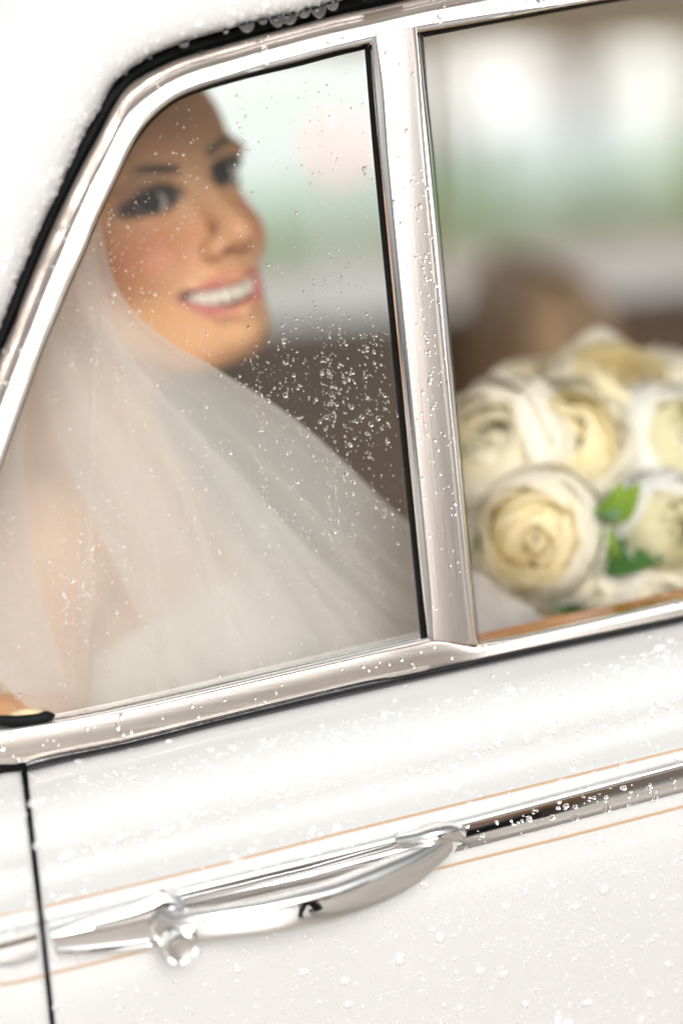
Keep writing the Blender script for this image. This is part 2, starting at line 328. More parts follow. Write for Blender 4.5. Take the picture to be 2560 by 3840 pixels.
# belt rail
BR_T = [(-260, 2800), (-120, 2782), (0, 2762), (51, 2755), (128, 2742), (357, 2698), (612, 2642), (800, 2597), (1350, 2469), (1620, 2408)]
BR_T2 = [(1788, 2427), (1950, 2399), (2560, 2262), (3300, 2092)]
FR_B = [(-260, 2905), (-120, 2880), (0, 2868), (77, 2865), (179, 2837), (459, 2780), (800, 2696), (1350, 2563), (1511, 2533), (1675, 2498), (1950, 2437), (2560, 2309), (3300, 2150)]
rail = loft('belt_rail', [BR_T + BR_T2, FR_B], [[(0, 10), (0, 1.1), (.06, .95), (.5, .72), (.83, .48), (.89, -.5), (.95, -1.4), (.985, -1.0), (1, 1), (1, 14)]], STEELR, car, n=160)
bead('glazing_bead', [(-260, 2772), (-120, 2752), (0, 2732), (51, 2727), (128, 2716), (357, 2674), (612, 2618), (800, 2575), (1350, 2445), (1604, 2386)], BR_T, rail, h=5)
bead('glazing_bead', [(1786, 2412), (1950, 2378), (2560, 2243), (3300, 2074)], BR_T2, rail, h=5)
loft('rubber_channel', [[(-260, 2757), (-120, 2737), (0, 2718), (51, 2713), (128, 2703), (357, 2662), (612, 2607), (800, 2564), (1350, 2437), (1590, 2380)], [(-260, 2776), (-120, 2756), (0, 2736), (51, 2731), (128, 2720), (357, 2678), (612, 2622), (800, 2579), (1350, 2449), (1600, 2390)]], [[(0, 12), (0, 6), (.6, 2), (1, 3)]], SEAL, rail)
SEAL_B = [(105, 2895), (255, 2857), (510, 2801), (800, 2727), (1350, 2600), (1950, 2466), (2560, 2336), (3300, 2172)]
loft('waist_seal', [[(96, 2858), (179, 2838), (459, 2781), (800, 2697), (1350, 2564), (1511, 2534), (1675, 2499), (1950, 2438), (2560, 2310), (3300, 2151)], SEAL_B], [[(0, 8), (.08, 3), (.3, 2.6), (.5, .8), (.75, -1.6), (.93, -.6), (1, 4)]], SEAL, car, n=120)
# door skin
def shoulder():
    """depth of the door below the belt: rounded shoulder, hollow, second ledge above the trim"""
    ts = np.linspace(0, 1, 46); ang = np.interp(ts, [0, .04, .14, .26, .42, .52, .60, .67, .73, .80, .88, .94, 1], [74, 62, 54, 40, 24, 2, -24, -10, 34, 54, 48, 28, 4])
    y = -np.r_[0, np.cumsum(np.tan(np.radians(ang[1:]))*np.diff(ts)*84)]
    return ts, y
TS, YS = shoulder(); YE = YS[-1]
C0 = SEAL_B; C1 = [(168, 3462), (678, 3336), (1702, 3083), (2560, 2854), (3300, 2657)]; C2 = [(300, 4700), (3300, 3900)]
LOW = [(.0, YE), (.01, YE-1), (.03, YE-1.4), (.12, YE-1.2), (.19, YE-.9), (.205, YE-1.5), (.23, YE-1.7), (.3, YE-.2), (.5, YE+7), (.8, YE+22), (1, YE+34)]
SEG1 = [(0, 14), (0, 3)] + list(zip(TS, YS))
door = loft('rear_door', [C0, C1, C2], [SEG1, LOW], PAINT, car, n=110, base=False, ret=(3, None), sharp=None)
_c = [cr(k, 300) for k in (C0, C1, C2)]
def doorY(x, y):
    """depth of the door skin at a photo pixel"""
    yc1 = np.interp(x, _c[1][:, 0], _c[1][:, 1])
    a, b = (_c[0], _c[1]) if y < yc1 else (_c[1], _c[2])
    for _ in range(1):
        t = np.clip((y-a[:, 1])/(b[:, 1]-a[:, 1]), -.2, 1.2); xx = a[:, 0]*(1-t)+b[:, 0]*t
        tt = np.interp(x, xx, t)
    if y < yc1: return np.interp(tt, TS, YS)/1000
    return np.interp(tt, [q[0] for q in LOW], [q[1] for q in LOW])/1000
def stripe(path, hw, parent, n=140):
    p = cr(path, n); v = []
    for i in range(n):
        for s in (-1, 0, 1):
            y = p[i, 1]+s*hw; v.append(P(p[i, 0], y, doorY(p[i, 0], y)-.0007 - (.0002 if s == 0 else 0)))
    return meshobj('pinstripe', v, gridfaces(n, 3, flip=True), STRIPE, parent)
stripe([(168, 3401), (829, 3241), (1300, 3120), (2000, 2947), (2560, 2809), (3200, 2640)], 5, door)
stripe([(192, 3652), (300, 3627), (572, 3559), (900, 3475), (1629, 3263), (2100, 3145), (2560, 3026), (3200, 2860)], 5.2, door)
TRT = [(672, 3338), (1702, 3086), (2560, 2857), (3300, 2660)]; TRB = [(700, 3455), (1702, 3202), (2560, 2976), (3300, 2785)]
trim = loft('side_trim', [TRT, TRB], [[(0, YE+1), (0, YE-5), (.05, YE-7.0), (.11, YE-7.4), (.16, YE-6.6), (.20, YE-4.0), (.26, YE-4.2), (.5, YE-4.9), (.8, YE-5.5), (.93, YE-5.3), (.97, YE-5.0), (1, YE-3), (1, YE+1)]], CHROME, car, n=110, base=False, sharp=25, ret=(8, None))
# door handle: base plate, loop bar, end bracket, push button
hb = YE
plate = loft('door_handle', [[(186, 3474), (330, 3432), (480, 3392), (560, 3362), (606, 3338), (650, 3346), (690, 3380)], [(222, 3590), (330, 3586), (480, 3572), (566, 3563), (620, 3562), (680, 3556), (720, 3532)]],
             [[(0, hb+1), (0, hb-9), (.06, hb-12), (.16, hb-13.5), (.34, hb-15), (.40, hb-14.6), (.44, hb-11), (.50, hb-10.4), (.82, hb-10), (.87, hb-11), (.91, hb-14), (.96, hb-13), (1, hb-9), (1, hb+1)]], CHROME, car, n=60, base=False, ret=(14, 14), sharp=35)
bar = np.array([(600, 3455, -15, 52), (650, 3478, -20, 56), (716, 3473, -25, 58), (850, 3457, -30, 62), (997, 3436, -33.5, 66), (1120, 3409, -34.5, 69), (1246, 3378, -33.5, 71), (1350, 3341, -31, 73), (1453, 3297, -27, 72), (1530, 3258, -22.5, 66), (1590, 3222, -18, 58), (1640, 3188, -13.5, 50), (1680, 3158, -9, 42), (1700, 3140, -4, 36)], float)
bs = cr(bar, 54); path = [P(q[0], q[1], (hb+q[2])/1000) for q in bs]
tube('grip_bar', path, [(q[3]/6690, min(q[3]/6690*.72, .0065+.001*abs(q[2])/35)) for q in bs], CHROME, plate, ns=40, sup=3.6, sharp=60)
brk = np.array([(1500, 3150, -3, 30), (1560, 3140, -8, 30), (1620, 3128, -12, 34), (1670, 3122, -11, 40), (1702, 3128, -6, 44)], float); bk = cr(brk, 24)
tube('end_bracket', [P(q[0], q[1], (hb+q[2])/1000) for q in bk], [(q[3]/6690, .008) for q in bk], CHROME, plate, ns=20, sup=3, sharp=50)
bax = Vector((-.02, -1, -.17)); bor = P(645, 3492, (hb-14)/1000)
lathe('push_button', [(.0098, -.004), (.0099, .002), (.0098, .005), (.0095, .0062), (.0090, .0066), (.0090, .008), (.0093, .010), (.0094, .015), (.0094, .0215), (.0092, .0232), (.0086, .0240), (.0080, .0238), (.0076, .0230), (.0072, .0226), (.004, .0223), (0, .0222)], mat('satin_chrome', (.88, .87, .86), .14, 1, var=.02, scale=30), plate, seg=36, axis=bax, origin=bor)
# rear quarter panel, its trim and stripe, and the dark jamb behind the shut line
Q0 = [(-700, 3095), (-300, 2985), (0, 2903), (79, 2893)]; Q1 = [(-700, 3700), (-300, 3592), (0, 3504), (147, 3468)]; Q2 = [(-700, 5000), (280, 4720)]
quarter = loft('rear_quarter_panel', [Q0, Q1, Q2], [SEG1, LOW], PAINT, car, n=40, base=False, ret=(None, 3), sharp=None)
loft('body_filler', [[(-400, 2890), (0, 2855), (112, 2840)], [(-400, 3020), (0, 2925), (112, 2905)]], [[(0, 9), (1, 9)]], RUBBER, car, n=10, base=False)
loft('door_jamb', [[(50, 2890), (135, 2890)], [(105, 3470), (205, 3455)], [(235, 4722), (335, 4696)]], [[(t_, y_+9) for t_, y_ in zip(TS, YS)], [(t_, y_+9) for t_, y_ in LOW]], RUBBER, car, n=6, base=False)
loft('side_trim', [[(-700, 3720), (-300, 3612), (0, 3520), (138, 3482)], [(-700, 3830), (-300, 3725), (0, 3634), (60, 3632), (143, 3606)]], [[(0, YE+1), (0, YE-5), (.08, YE-8), (.16, YE-8), (.22, YE-5.5), (.5, YE-6.5), (.85, YE-5.5), (.93, YE-6.5), (1, YE-4), (1, YE+1)]], CHROME, quarter, n=40, base=False, sharp=25, ret=(None, 8))
def qstripe(path, hw, yy):
    p = cr(path, 40); v = []
    for i in range(40):
        for s in (-1, 0, 1): v.append(P(p[i, 0], p[i, 1]+s*hw, yy-.0008-(.0002 if s == 0 else 0)))
    return meshobj('pinstripe', v, gridfaces(40, 3, flip=True), STRIPE, quarter)
qstripe([(-500, 3560), (0, 3436), (138, 3407)], 5, np.interp(.88, TS, YS)/1000); qstripe([(-500, 3800), (-60, 3690), (20, 3692), (168, 3660)], 5.2, (YE-1.5)/1000)
# quarter glass
GP = cr(GL_E, 90).tolist() + cr([(1367, 184), (1401, 600), (1558, 2200), (1577, 2396)], 20)[1:].tolist() + cr([(1590, 2388), (1350, 2448), (800, 2578), (357, 2677), (128, 2719), (0, 2735), (-120, 2755), (-250, 2775)], 30)[1:].tolist()
ng = len(GP); gv = [P(x, y, Yb(x, y)+.0085) for x, y in GP]; gv += [p+Vector((0, .004, 0)) for p in gv]
glass = meshobj('quarter_glass', gv, [tuple(range(ng))[::-1], tuple(range(ng, 2*ng))] + [(i, (i+1) % ng, (i+1) % ng+ng, i+ng) for i in range(ng)], GLASS, car, smooth=False)
# etched maker's mark on the glass
def text_mesh(ch, size):
    cu = bpy.data.curves.new('t', 'FONT'); cu.body = ch; cu.size = size; cu.align_x = 'CENTER'; cu.resolution_u = 2
    o = bpy.data.objects.new('t', cu); C.objects.link(o); bpy.context.view_layer.update()
    me = bpy.data.meshes.new_from_object(o.evaluated_get(bpy.context.evaluated_depsgraph_get())); bpy.data.objects.remove(o)
    v = [tuple(p.co) for p in me.vertices]; f = [tuple(p.vertices) for p in me.polygons]; bpy.data.meshes.remove(me); return v, f
EV, EF = [], []
def etch(ch, px, py, rot, size=15):
    v, f = text_mesh(ch, size); b0 = len(EV); c, s = math.cos(rot), math.sin(rot)
    for x, y, _ in v:
        X, Z = px + x*c - y*s, py - (x*s + y*c); EV.append(P(X, Z, Yb(X, Z)+.0080))
    EF.extend([tuple(i+b0 for i in q) for q in f])
def seg_(a, b, wd=1.6):
    a, b = np.array(a, float), np.array(b, float); d = (b-a)/np.linalg.norm(b-a); nn = np.array([-d[1], d[0]])*wd/2; b0 = len(EV)
    for q in (a-nn, b-nn, b+nn, a+nn): EV.append(P(q[0], q[1], Yb(*q)+.0080))
    EF.append((b0+3, b0+2, b0+1, b0))
def ringtext(txt, cx, cy, r, mid, step, inward):
    n = len(txt)
    for i, ch in enumerate(txt):
        a = mid + (i-(n-1)/2)*step*(1 if not inward else -1)
        th = math.radians(a); px, py = cx + r*math.sin(th), cy - r*math.cos(th)
        etch(ch, px, py, -th if not inward else math.pi-th)
ringtext('TRIPLEX', 1240, 365, 26, 0, 24, False); ringtext('TOUGHENED', 1240, 365, 36, 180, 20, True)
for q in ((1231, 378), (1251, 380), (1240, 358), (1234, 392)): etch('x', q[0], q[1], .1, 12)
etch('P', 1242, 430, .1, 14)
hv = [(1241, 494), (1219, 462), (1218, 447), (1227, 440), (1237, 443), (1241, 452), (1245, 443), (1256, 440), (1265, 447), (1264, 462)]
for i in range(len(hv)): seg_(hv[i], hv[(i+1) % len(hv)])
seg_((1219, 456), (1264, 454)); seg_((1241, 452), (1241, 478)); seg_((1232, 455), (1241, 470)); seg_((1250, 455), (1241, 470))
meshobj('etched_mark', EV, EF, ETCH, glass, smooth=False)
# window catch at the rear lower corner
ck = cr([(-260, 2690), (-100, 2698), (0, 2698), (70, 2697), (140, 2690), (190, 2679), (199, 2686)], 40)
catch = tube('window_catch', [P(q[0], q[1]+6, .004) for q in ck], [(.0034 if i > 3 else .003, .003) if i < 38 else (.0022, .002) for i in range(40)], RUBBER, car, ns=14)
ck2 = cr([(22, 2684), (60, 2675), (110, 2668), (150, 2667), (170, 2674)], 20)
tube('catch_pad', [P(q[0], q[1]+6, .006) for q in ck2], [(.0004+.0022*math.sin(math.pi*min(1, i/19))**.6, .0025) for i in range(20)], TANPAD, catch, ns=12)
# ------------------------------------------------------------------ interior
wl = cr([(1300, 2520), (1790, 2400), (2560, 2228), (3300, 2062)], 40)
v = []
for q in wl:
    a = P(q[0], q[1]+36, .030); b = P(q[0], q[1]+13, .033); c_ = P(q[0], q[1]+10, .037)
    v += [a, b, c_, c_+Vector((0, .012, .001)), c_+Vector((0, .016, -.004)), c_+Vector((0, .016, -.03))]
meshobj('wood_cap_rail', v, gridfaces(40, 6, flip=True), WOOD, car)
v = []
for q in wl:
    a = P(q[0], q[1]+22, .05); v += [a+Vector((0, .0, 0)), a+Vector((0, .005, -.5))]
meshobj('door_card', v, gridfaces(40, 2), LEATHER, car)
YF = 1.33
def far(name, lines, m, par=car, dy=None):
    """far-side interior surface through photo lines on the plane of the far windows"""
    n = 30; cs = [pl(l, n) for l in lines]; v = []
    for i in range(n):
        for k, c_ in enumerate(cs): v.append(P(c_[i][0], c_[i][1], YF+(dy[k] if dy else 0)))
    return meshobj(name, v, gridfaces(n, len(cs)), m, par)
fs = [(-2500, 1560), (1000, 1216), (1600, 1168), (3600, 990)]
fd = far('far_door_trim', [[(x, y) for x, y in fs], [(x, y+14) for x, y in fs], [(x, y+40) for x, y in fs], [(x, y+2400) for x, y in fs]], LEATHER, dy=[.06, .0, -.02, -.03])
far('cant_rail', [[(-2500, 330), (1600, 176), (3600, 100)], [(-2500, 235), (1600, 95), (3600, 20)]], OLIVE, dy=[0, -.01])
far('headlining', [[(-2500, 235), (1600, 95), (3600, 20)], [(-2500, 90), (1600, -60), (3600, -130)], [(-2500, -60), (1600, -210), (3600, -290)]], LINING, dy=[-.012, -.03, -.2])
far('far_window_pillar', [[(1560, 120), (1600, 1180)], [(1610, 120), (1650, 1180)]], OLIVE, dy=[.0, -.01])
far('far_window_pillar', [[(2900, 60), (2940, 1080)], [(3060, 60), (3100, 1080)]], OLIVE, dy=[.0, -.01])
rz = 1.475
meshobj('roof_lining', [(-.9, .10, rz-.02), (1.5, .10, rz+.05), (1.5, 1.28, rz+.03), (-.9, 1.28, rz-.04), (-.9, .7, rz+.04), (1.5, .7, rz+.10)], [(0, 1, 5, 4), (4, 5, 2, 3)], LINING, car)
boxmesh('floor_pan', (-1.0, .06, .22), (1.6, 1.3, .26), CARPET, car)
def seat(name, lo, hi, m, parent=car, bev=.06):
    import bmesh
    bm = bmesh.new(); bmesh.ops.create_cube(bm, size=1)
    for vv in bm.verts: vv.co = Vector([(lo[k]+hi[k])/2 + vv.co[k]*(hi[k]-lo[k]) for k in range(3)])
    bmesh.ops.bevel(bm, geom=bm.edges[:], offset=bev, segments=8, affect='EDGES', profile=.5)
    me = bpy.data.meshes.new(name); bm.to_mesh(me); bm.free(); me.shade_smooth(); me.materials.append(m); return link(bpy.data.objects.new(name, me), parent)
seat('rear_seat_cushion', (-.32, .12, .30), (.25, 1.24, .62), LEATHER2)
seat('rear_seat_back', (-.50, .12, .50), (-.27, 1.24, 1.12), LEATHER2)
f1 = P(2030, 1000, 1.05); f2 = P(1715, 1130, 1.20)
seat('front_seat_back', (f2.x, .98, .4), (max(f2.x+.10, P(2250, 1050, 1.0).x), 1.24, f1.z), LEATHER2, bev=.06)
seat('front_seat_cushion', (f2.x+.15, .70, .30), (f2.x+.7, 1.22, .58), LEATHER2)
# ------------------------------------------------------------------ the bride
SK = (.67, .355, .175)
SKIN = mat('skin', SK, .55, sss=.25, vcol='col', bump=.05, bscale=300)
HAIR = mat('dark_brown_hair', (.035, .018, .010), .35, var=.5, scale=3, stretch=(120, 6, 120), bump=.4, bscale=3)
SATIN = mat('ivory_satin', (.78, .72, .62), .38, var=.04, scale=6)
TEETH = mat('teeth', (.64, .57, .46), .3, coat=.2)
MOUTH = mat('mouth_inside', (.10, .015, .012), .6)
SCLERA = mat('eye_surface', (.8, .76, .74), .4, spec=.25, vcol='col')
LASH = mat('lashes', (.012, .009, .01), .6)
VEIL = mixsheet('tulle', (.96, .93, .89), .50, noise=.04, nscale=(5, .5, 1), transl=.45)
VEIL2 = mixsheet('tulle_inner', (.96, .93, .89), .42, noise=.05, nscale=(4, .4, 1), transl=.45)
VEILE = mixsheet('tulle_fold', (.96, .92, .88), .18, transl=.45)
# head frame: local x = to her left, y = forwards, z = up (millimetres)
AL, BE, GA = math.radians(39), math.radians(4), math.radians(22)
RX = Matrix(((1, 0, 0), (0, 1, 0), (0, 0, 1)))
def camvec(x, y, z): return Rv*x + Uv*y - Fv*z
l0 = Vector((math.cos(AL), 0, -math.sin(AL))); f0 = Vector((math.sin(AL), 0, math.cos(AL))); u0 = Vector((0, 1, 0))
f1_ = f0*math.cos(BE) - u0*math.sin(BE); u1_ = u0*math.cos(BE) + f0*math.sin(BE)
Rz = Matrix.Rotation(GA, 3, 'Z')
HL, HF, HU = [camvec(*(Rz @ q)) for q in (l0, f1_, u1_)]
HO = P(724, 702, .238)                                       # midpoint between the eyes
HM = np.array([HL, HF, HU])                                  # rows = local axes in world
def hw(x, y, z): return HO + (HL*x + HF*y + HU*z)*.001
class Field:
    def __init__(s, lo, hi, h):
        s.lo = np.array(lo, float); s.h = h; s.n = np.ceil((np.array(hi)-s.lo)/h).astype(int)+1
        s.F = np.full(s.n, 1.0, np.float32); s.ax = [(s.lo[k]+h*np.arange(s.n[k])).astype(np.float32) for k in range(3)]
    def box(s, c, r):
        c = np.array(c, float); a = np.clip(np.floor((c-r-s.lo)/s.h).astype(int), 0, s.n); b = np.clip(np.ceil((c+r-s.lo)/s.h).astype(int)+1, 0, s.n)
        sl = tuple(slice(a[k], b[k]) for k in range(3))
        return sl, np.meshgrid(*[s.ax[k][sl[k]] for k in range(3)], indexing='ij')
    def comb(s, sl, d, k, sub=False):
        a = s.F[sl]
        if sub: h = np.maximum(k-np.abs(a+d), 0)/k; s.F[sl] = np.maximum(a, -d) + h*h*k/4
        else: h = np.maximum(k-np.abs(a-d), 0)/k; s.F[sl] = np.minimum(a, d) - h*h*k/4
    def ell(s, c, r, k=.01, sub=False, axes=None, pad=.03):
        """ellipsoid; axes (rows) give its frame"""
        sl, (X, Y, Z) = s.box(c, max(r)+pad)
        if X.size == 0: return
        p = [X-c[0], Y-c[1], Z-c[2]]
        if axes is not None: p = [axes[i][0]*p[0]+axes[i][1]*p[1]+axes[i][2]*p[2] for i in range(3)]
        k0 = np.sqrt(sum((p[i]/r[i])**2 for i in range(3))); k1 = np.sqrt(sum((p[i]/r[i]**2)**2 for i in range(3)))
        s.comb(sl, k0*(k0-1)/np.maximum(k1, 1e-6), k, sub)
    def cap(s, a, b, ra, rb, k=.01, sub=False, pad=.03):
        a, b = np.array(a, float), np.array(b, float); c = (a+b)/2
        sl, (X, Y, Z) = s.box(c, np.linalg.norm(b-a)/2+max(ra, rb)+pad)
        if X.size == 0: return
        d = b-a; L = max(d@d, 1e-12); t = np.clip(((X-a[0])*d[0]+(Y-a[1])*d[1]+(Z-a[2])*d[2])/L, 0, 1)
        dd = np.sqrt((X-a[0]-t*d[0])**2+(Y-a[1]-t*d[1])**2+(Z-a[2]-t*d[2])**2)
        s.comb(sl, dd-(ra+(rb-ra)*t), k, sub)
    def mesh(s, smooth=2):
        F = s.F; n = s.n; I = F < 0
        c8 = [I[a:n[0]-1+a, b:n[1]-1+b, c:n[2]-1+c] for a in (0, 1) for b in (0, 1) for c in (0, 1)]
        anyv = np.logical_or.reduce(c8); allv = np.logical_and.reduce(c8); act = anyv & ~allv
        idx = np.full(act.shape, -1, np.int64); cells = np.argwhere(act); idx[act] = np.arange(len(cells))
        acc = np.zeros((len(cells), 3)); cnt = np.zeros(len(cells))
        cor = [(a, b, c) for a in (0, 1) for b in (0, 1) for c in (0, 1)]
        for e in [(i, j) for i in range(8) for j in range(i+1, 8) if sum(abs(cor[i][q]-cor[j][q]) for q in range(3)) == 1]:
            A, B = np.array(cor[e[0]]), np.array(cor[e[1]])
            fa = F[tuple((cells+A).T)]; fb = F[tuple((cells+B).T)]; mk = (fa < 0) != (fb < 0)
            t = np.where(mk, fa/np.where(mk, fa-fb, 1), 0)
            acc += np.where(mk[:, None], A+(B-A)*t[:, None], 0); cnt += mk
        V = s.lo + s.h*(cells + acc/cnt[:, None]); Q = []
        for axk in range(3):
            o1, o2 = (axk+1) % 3, (axk+2) % 3
            sa = [slice(None)]*3; sb = [slice(None)]*3; sa[axk] = slice(0, -1); sb[axk] = slice(1, None)
            ch = I[tuple(sa)] != I[tuple(sb)]
            e = np.argwhere(ch); ok = (e[:, o1] > 0) & (e[:, o2] > 0) & (e[:, o1] < n[o1]-1) & (e[:, o2] < n[o2]-1); e = e[ok]
            u1 = np.zeros(3, int); u1[o1] = 1; u2 = np.zeros(3, int); u2[o2] = 1
            q = np.stack([idx[tuple((e-u1-u2).T)], idx[tuple((e-u2).T)], idx[tuple(e.T)], idx[tuple((e-u1).T)]], 1)
            ins = I[tuple(e.T)]; q[~ins] = q[~ins][:, ::-1]; Q.append(q)
        Q = np.vstack(Q)
        for _ in range(smooth):
            acc = np.zeros_like(V); cnt = np.zeros(len(V))
            for a, b in ((0, 1), (1, 2), (2, 3), (3, 0)):
                np.add.at(acc, Q[:, a], V[Q[:, b]]); np.add.at(acc, Q[:, b], V[Q[:, a]]); np.add.at(cnt, Q[:, a], 1); np.add.at(cnt, Q[:, b], 1)
            V = V*.5 + .5*acc/np.maximum(cnt, 1)[:, None]
        return V, Q
def npmesh(name, V, Q, m, parent, col=None):
    me = bpy.data.meshes.new(name); me.vertices.add(len(V)); me.vertices.foreach_set('co', np.asarray(V, np.float32).ravel())
    k = Q.shape[1]; me.loops.add(Q.size); me.loops.foreach_set('vertex_index', Q.astype(np.int32).ravel())
    me.polygons.add(len(Q)); me.polygons.foreach_set('loop_start', np.arange(0, Q.size, k, dtype=np.int32)); me.polygons.foreach_set('loop_total', np.full(len(Q), k, np.int32))
    me.update(calc_edges=True); me.validate(); me.shade_smooth(); me.materials.append(m)
    if col is not None:
        ca = me.color_attributes.new('col', 'FLOAT_COLOR', 'POINT'); ca.data.foreach_set('color', np.c_[col, np.ones(len(col))].astype(np.float32).ravel())
    return link(bpy.data.objects.new(name, me), parent)
bride = empty('person', (-.08, .34, .62)); tag(bride, 'smiling bride in ivory gown and tulle veil, face turned to the window', 'person')
BI = Matrix.Translation(-Vector(bride.location))
def kid(o, root=None):
    o.parent = root or bride
    if root is None: o.matrix_parent_inverse = BI
    return o
NB = np.array((-.105, .345, 1.150)); SN = np.array((-.145, .205, 1.105)); SF = np.array((-.085, .495, 1.120))
fl = Field((-.26, .06, .60), (.34, .60, 1.46), .0027)
def he(x, y, z, r, k=8, sub=False): fl.ell(tuple(hw(x, y, z)), [q/1000 for q in r], k/1000, sub, HM)
def hc(a, b, ra, rb, k=8, sub=False): fl.cap(tuple(hw(*a)), tuple(hw(*b)), ra/1000, rb/1000, k/1000, sub)
# torso, neck, arms first
fl.ell((-.075, .35, .985), (.088, .125, .17), .03); fl.ell((-.02, .29, 1.005), (.062, .062, .062), .03); fl.ell((-.015, .41, 1.01), (.062, .062, .062), .03)
fl.ell((-.07, .35, .80), (.085, .12, .14), .04)
fl.cap(SN, SF, .045, .045, .05); fl.cap(NB, (-.095, .35, 1.06), .06, .09, .05)
fl.cap(tuple(hw(0, -86, -40)), NB, .048, .052, .03)
EN = np.array((-.190, .185, .84)); HN = np.array((.175, .235, .80)); EF_ = np.array((-.06, .52, .85)); HF_ = np.array((.19, .30, .79))
fl.cap(SN, EN, .044, .036, .03); fl.cap(EN, HN, .036, .024, .02); fl.cap(SF, EF_, .044, .036, .03); fl.cap(EF_, HF_, .036, .024, .02)
for sgn, hp in ((-1, HN), (1, HF_)):                           # hands closed round the bouquet stems
    fl.ell(hp+np.array((.03, 0, .0)), (.04, .018, .034), .012)
    tgt = np.array((.232, .268, .80))
    for k in range(4):
        z = .028 - .018*k; a = hp+np.array((.055, 0, z)); b = a+np.array((.022, -sgn*.022, -.002)); c_ = b+np.array((-.008-.002*k, -sgn*.020, 0))
        fl.cap(a, b, .0085, .008, .005); fl.cap(b, c_, .008, .007, .004)
    a = hp+np.array((.03, -sgn*.012, .03)); b = a+np.array((.03, -sgn*.018, .016)); fl.cap(a, b, .011, .009, .008)
# head
he(0, -84, 30, (73, 94, 86), 20); he(0, -50, 40, (60, 50, 56), 25); he(0, -54, -34, (55, 56, 76), 25)
for s in (-1, 1):
    hc((s*54, -78, -48), (s*22, -30, -92), 21, 19, 22); he(s*36, -27, -34, (23, 23, 23), 16); he(s*32, -15, -39, (16, 14, 15), 12)
    he(s*34, -5, 17, (22, 9, 7), 12); he(s*70, -88, -18, (9, 18, 30), 8)
he(1, -26, -89, (27, 24, 21), 18); he(3, -8, -96, (14, 12, 10.5), 12); he(0, -20, -66, (33, 25, 22), 16)
EZ = {-1: -2.2, 1: 2.4}
for s in (-1, 1): he(s*31, 7, -1+EZ[s], (18, 10, 12), 9, True)
hc((.5, -1, 8), (2, 20, -29), 8, 9, 10); he(2.5, 24.5, -37.5, (10, 10.5, 9.5), 9)
for s in (-1, 1): he(s*13+2, 12, -42.5, (7.2, 9.5, 7.4), 9); he(s*6.8+2, 18, -48.5, (4.6, 5.5, 4), 3, True)
for s in (-1, 1): he(s*31, -10.5, EZ[s], (15.2, 13.6, 13.2), 5)
UL = [(-32, -14, -62), (-20, 0, -64), (-6, 7, -63), (0, 6.5, -64), (6, 7, -63), (20, 0, -63), (34, -15, -60)]
LL = [(-32, -14, -62), (-25, -6, -73), (-13, 2, -82.5), (0, 5, -85), (13, 2, -82), (26, -7, -72), (34, -15, -60)]
for i in range(6):
    r = [1.4, 2.9, 3.7, 3.5, 3.7, 2.9, 1.4]; hc(UL[i], UL[i+1], r[i], r[i+1], 5)
    r = [1.4, 3.2, 4.8, 5.6, 4.8, 3.2, 1.4]; hc(LL[i], LL[i+1], r[i], r[i+1], 5)
OP = [(-29, -8, -64.5), (-23, 0, -69), (-11, 6.5, -73), (0, 8.5, -74), (11, 6.5, -73), (22, 0, -68.5), (30, -9, -63.5)]
for i in range(6):
    r = [1.7, 4.2, 5.6, 6.0, 5.6, 4.2, 1.7]; hc(OP[i], OP[i+1], r[i], r[i+1], 2, True); a, b = OP[i], OP[i+1]
    hc((a[0]*.9, a[1]-9, a[2]), (b[0]*.9, b[1]-9, b[2]), r[i], r[i+1], 2, True)
for s in (-1, 1):                                             # eyelid openings
    for q, rr in ((-10, 2.0), (-5, 4.3), (0, 5.2), (5, 4.6), (10, 2.2)):
        hc((s*31+q, 8, EZ[s]), (s*31+q, -8, EZ[s]), rr, rr, 2, True)
V, Q = fl.mesh(2)
L = (V-np.array(HO))@HM.T*1000
x, y, z = L.T
head_ = (z > -140)
def gs(cx, cz, sx, sz): return np.exp(-((x-cx)/sx)**2-((z-cz)/sz)**2)
col = np.tile(np.array(SK), (len(V), 1))
def blend(wt, c_):
    global col
    wt = (np.clip(wt, 0, 1)*(y > -60))[:, None]; col = col*(1-wt) + np.array(c_)*wt
def polyd(pts):
    d = np.full(len(V), 1e3)
    for a, b in zip(pts[:-1], pts[1:]):
        a, b = np.array(a, float), np.array(b, float); e = b-a; t = np.clip(((L-a)@e)/(e@e), 0, 1); d = np.minimum(d, np.linalg.norm(L-a-t[:, None]*e, axis=1))
    return d
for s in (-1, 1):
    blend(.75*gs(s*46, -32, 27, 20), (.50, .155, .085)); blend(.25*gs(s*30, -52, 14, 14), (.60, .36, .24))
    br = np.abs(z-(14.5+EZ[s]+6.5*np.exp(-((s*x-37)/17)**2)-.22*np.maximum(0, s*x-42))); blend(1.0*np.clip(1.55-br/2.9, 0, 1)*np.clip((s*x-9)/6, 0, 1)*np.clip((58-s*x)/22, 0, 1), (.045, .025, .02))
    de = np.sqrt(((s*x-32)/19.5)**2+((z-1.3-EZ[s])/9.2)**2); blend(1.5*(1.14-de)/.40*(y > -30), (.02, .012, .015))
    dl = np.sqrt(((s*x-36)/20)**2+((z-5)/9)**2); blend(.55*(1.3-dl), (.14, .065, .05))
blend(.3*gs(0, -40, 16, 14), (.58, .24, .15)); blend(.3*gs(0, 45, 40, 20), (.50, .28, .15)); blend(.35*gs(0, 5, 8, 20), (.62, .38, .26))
lipd = np.minimum(polyd(UL)-3.6, polyd(LL)-4.8); blend(1.0-np.clip(lipd/1.6, 0, 1), (.50, .135, .125))
blend(np.clip(polyd([(-32, -14, -62), (-28, -8, -64)])*-.5+3.4, 0, 1), (.12, .02, .02))
body = npmesh('body', V, Q, SKIN, None, col); kid(body)
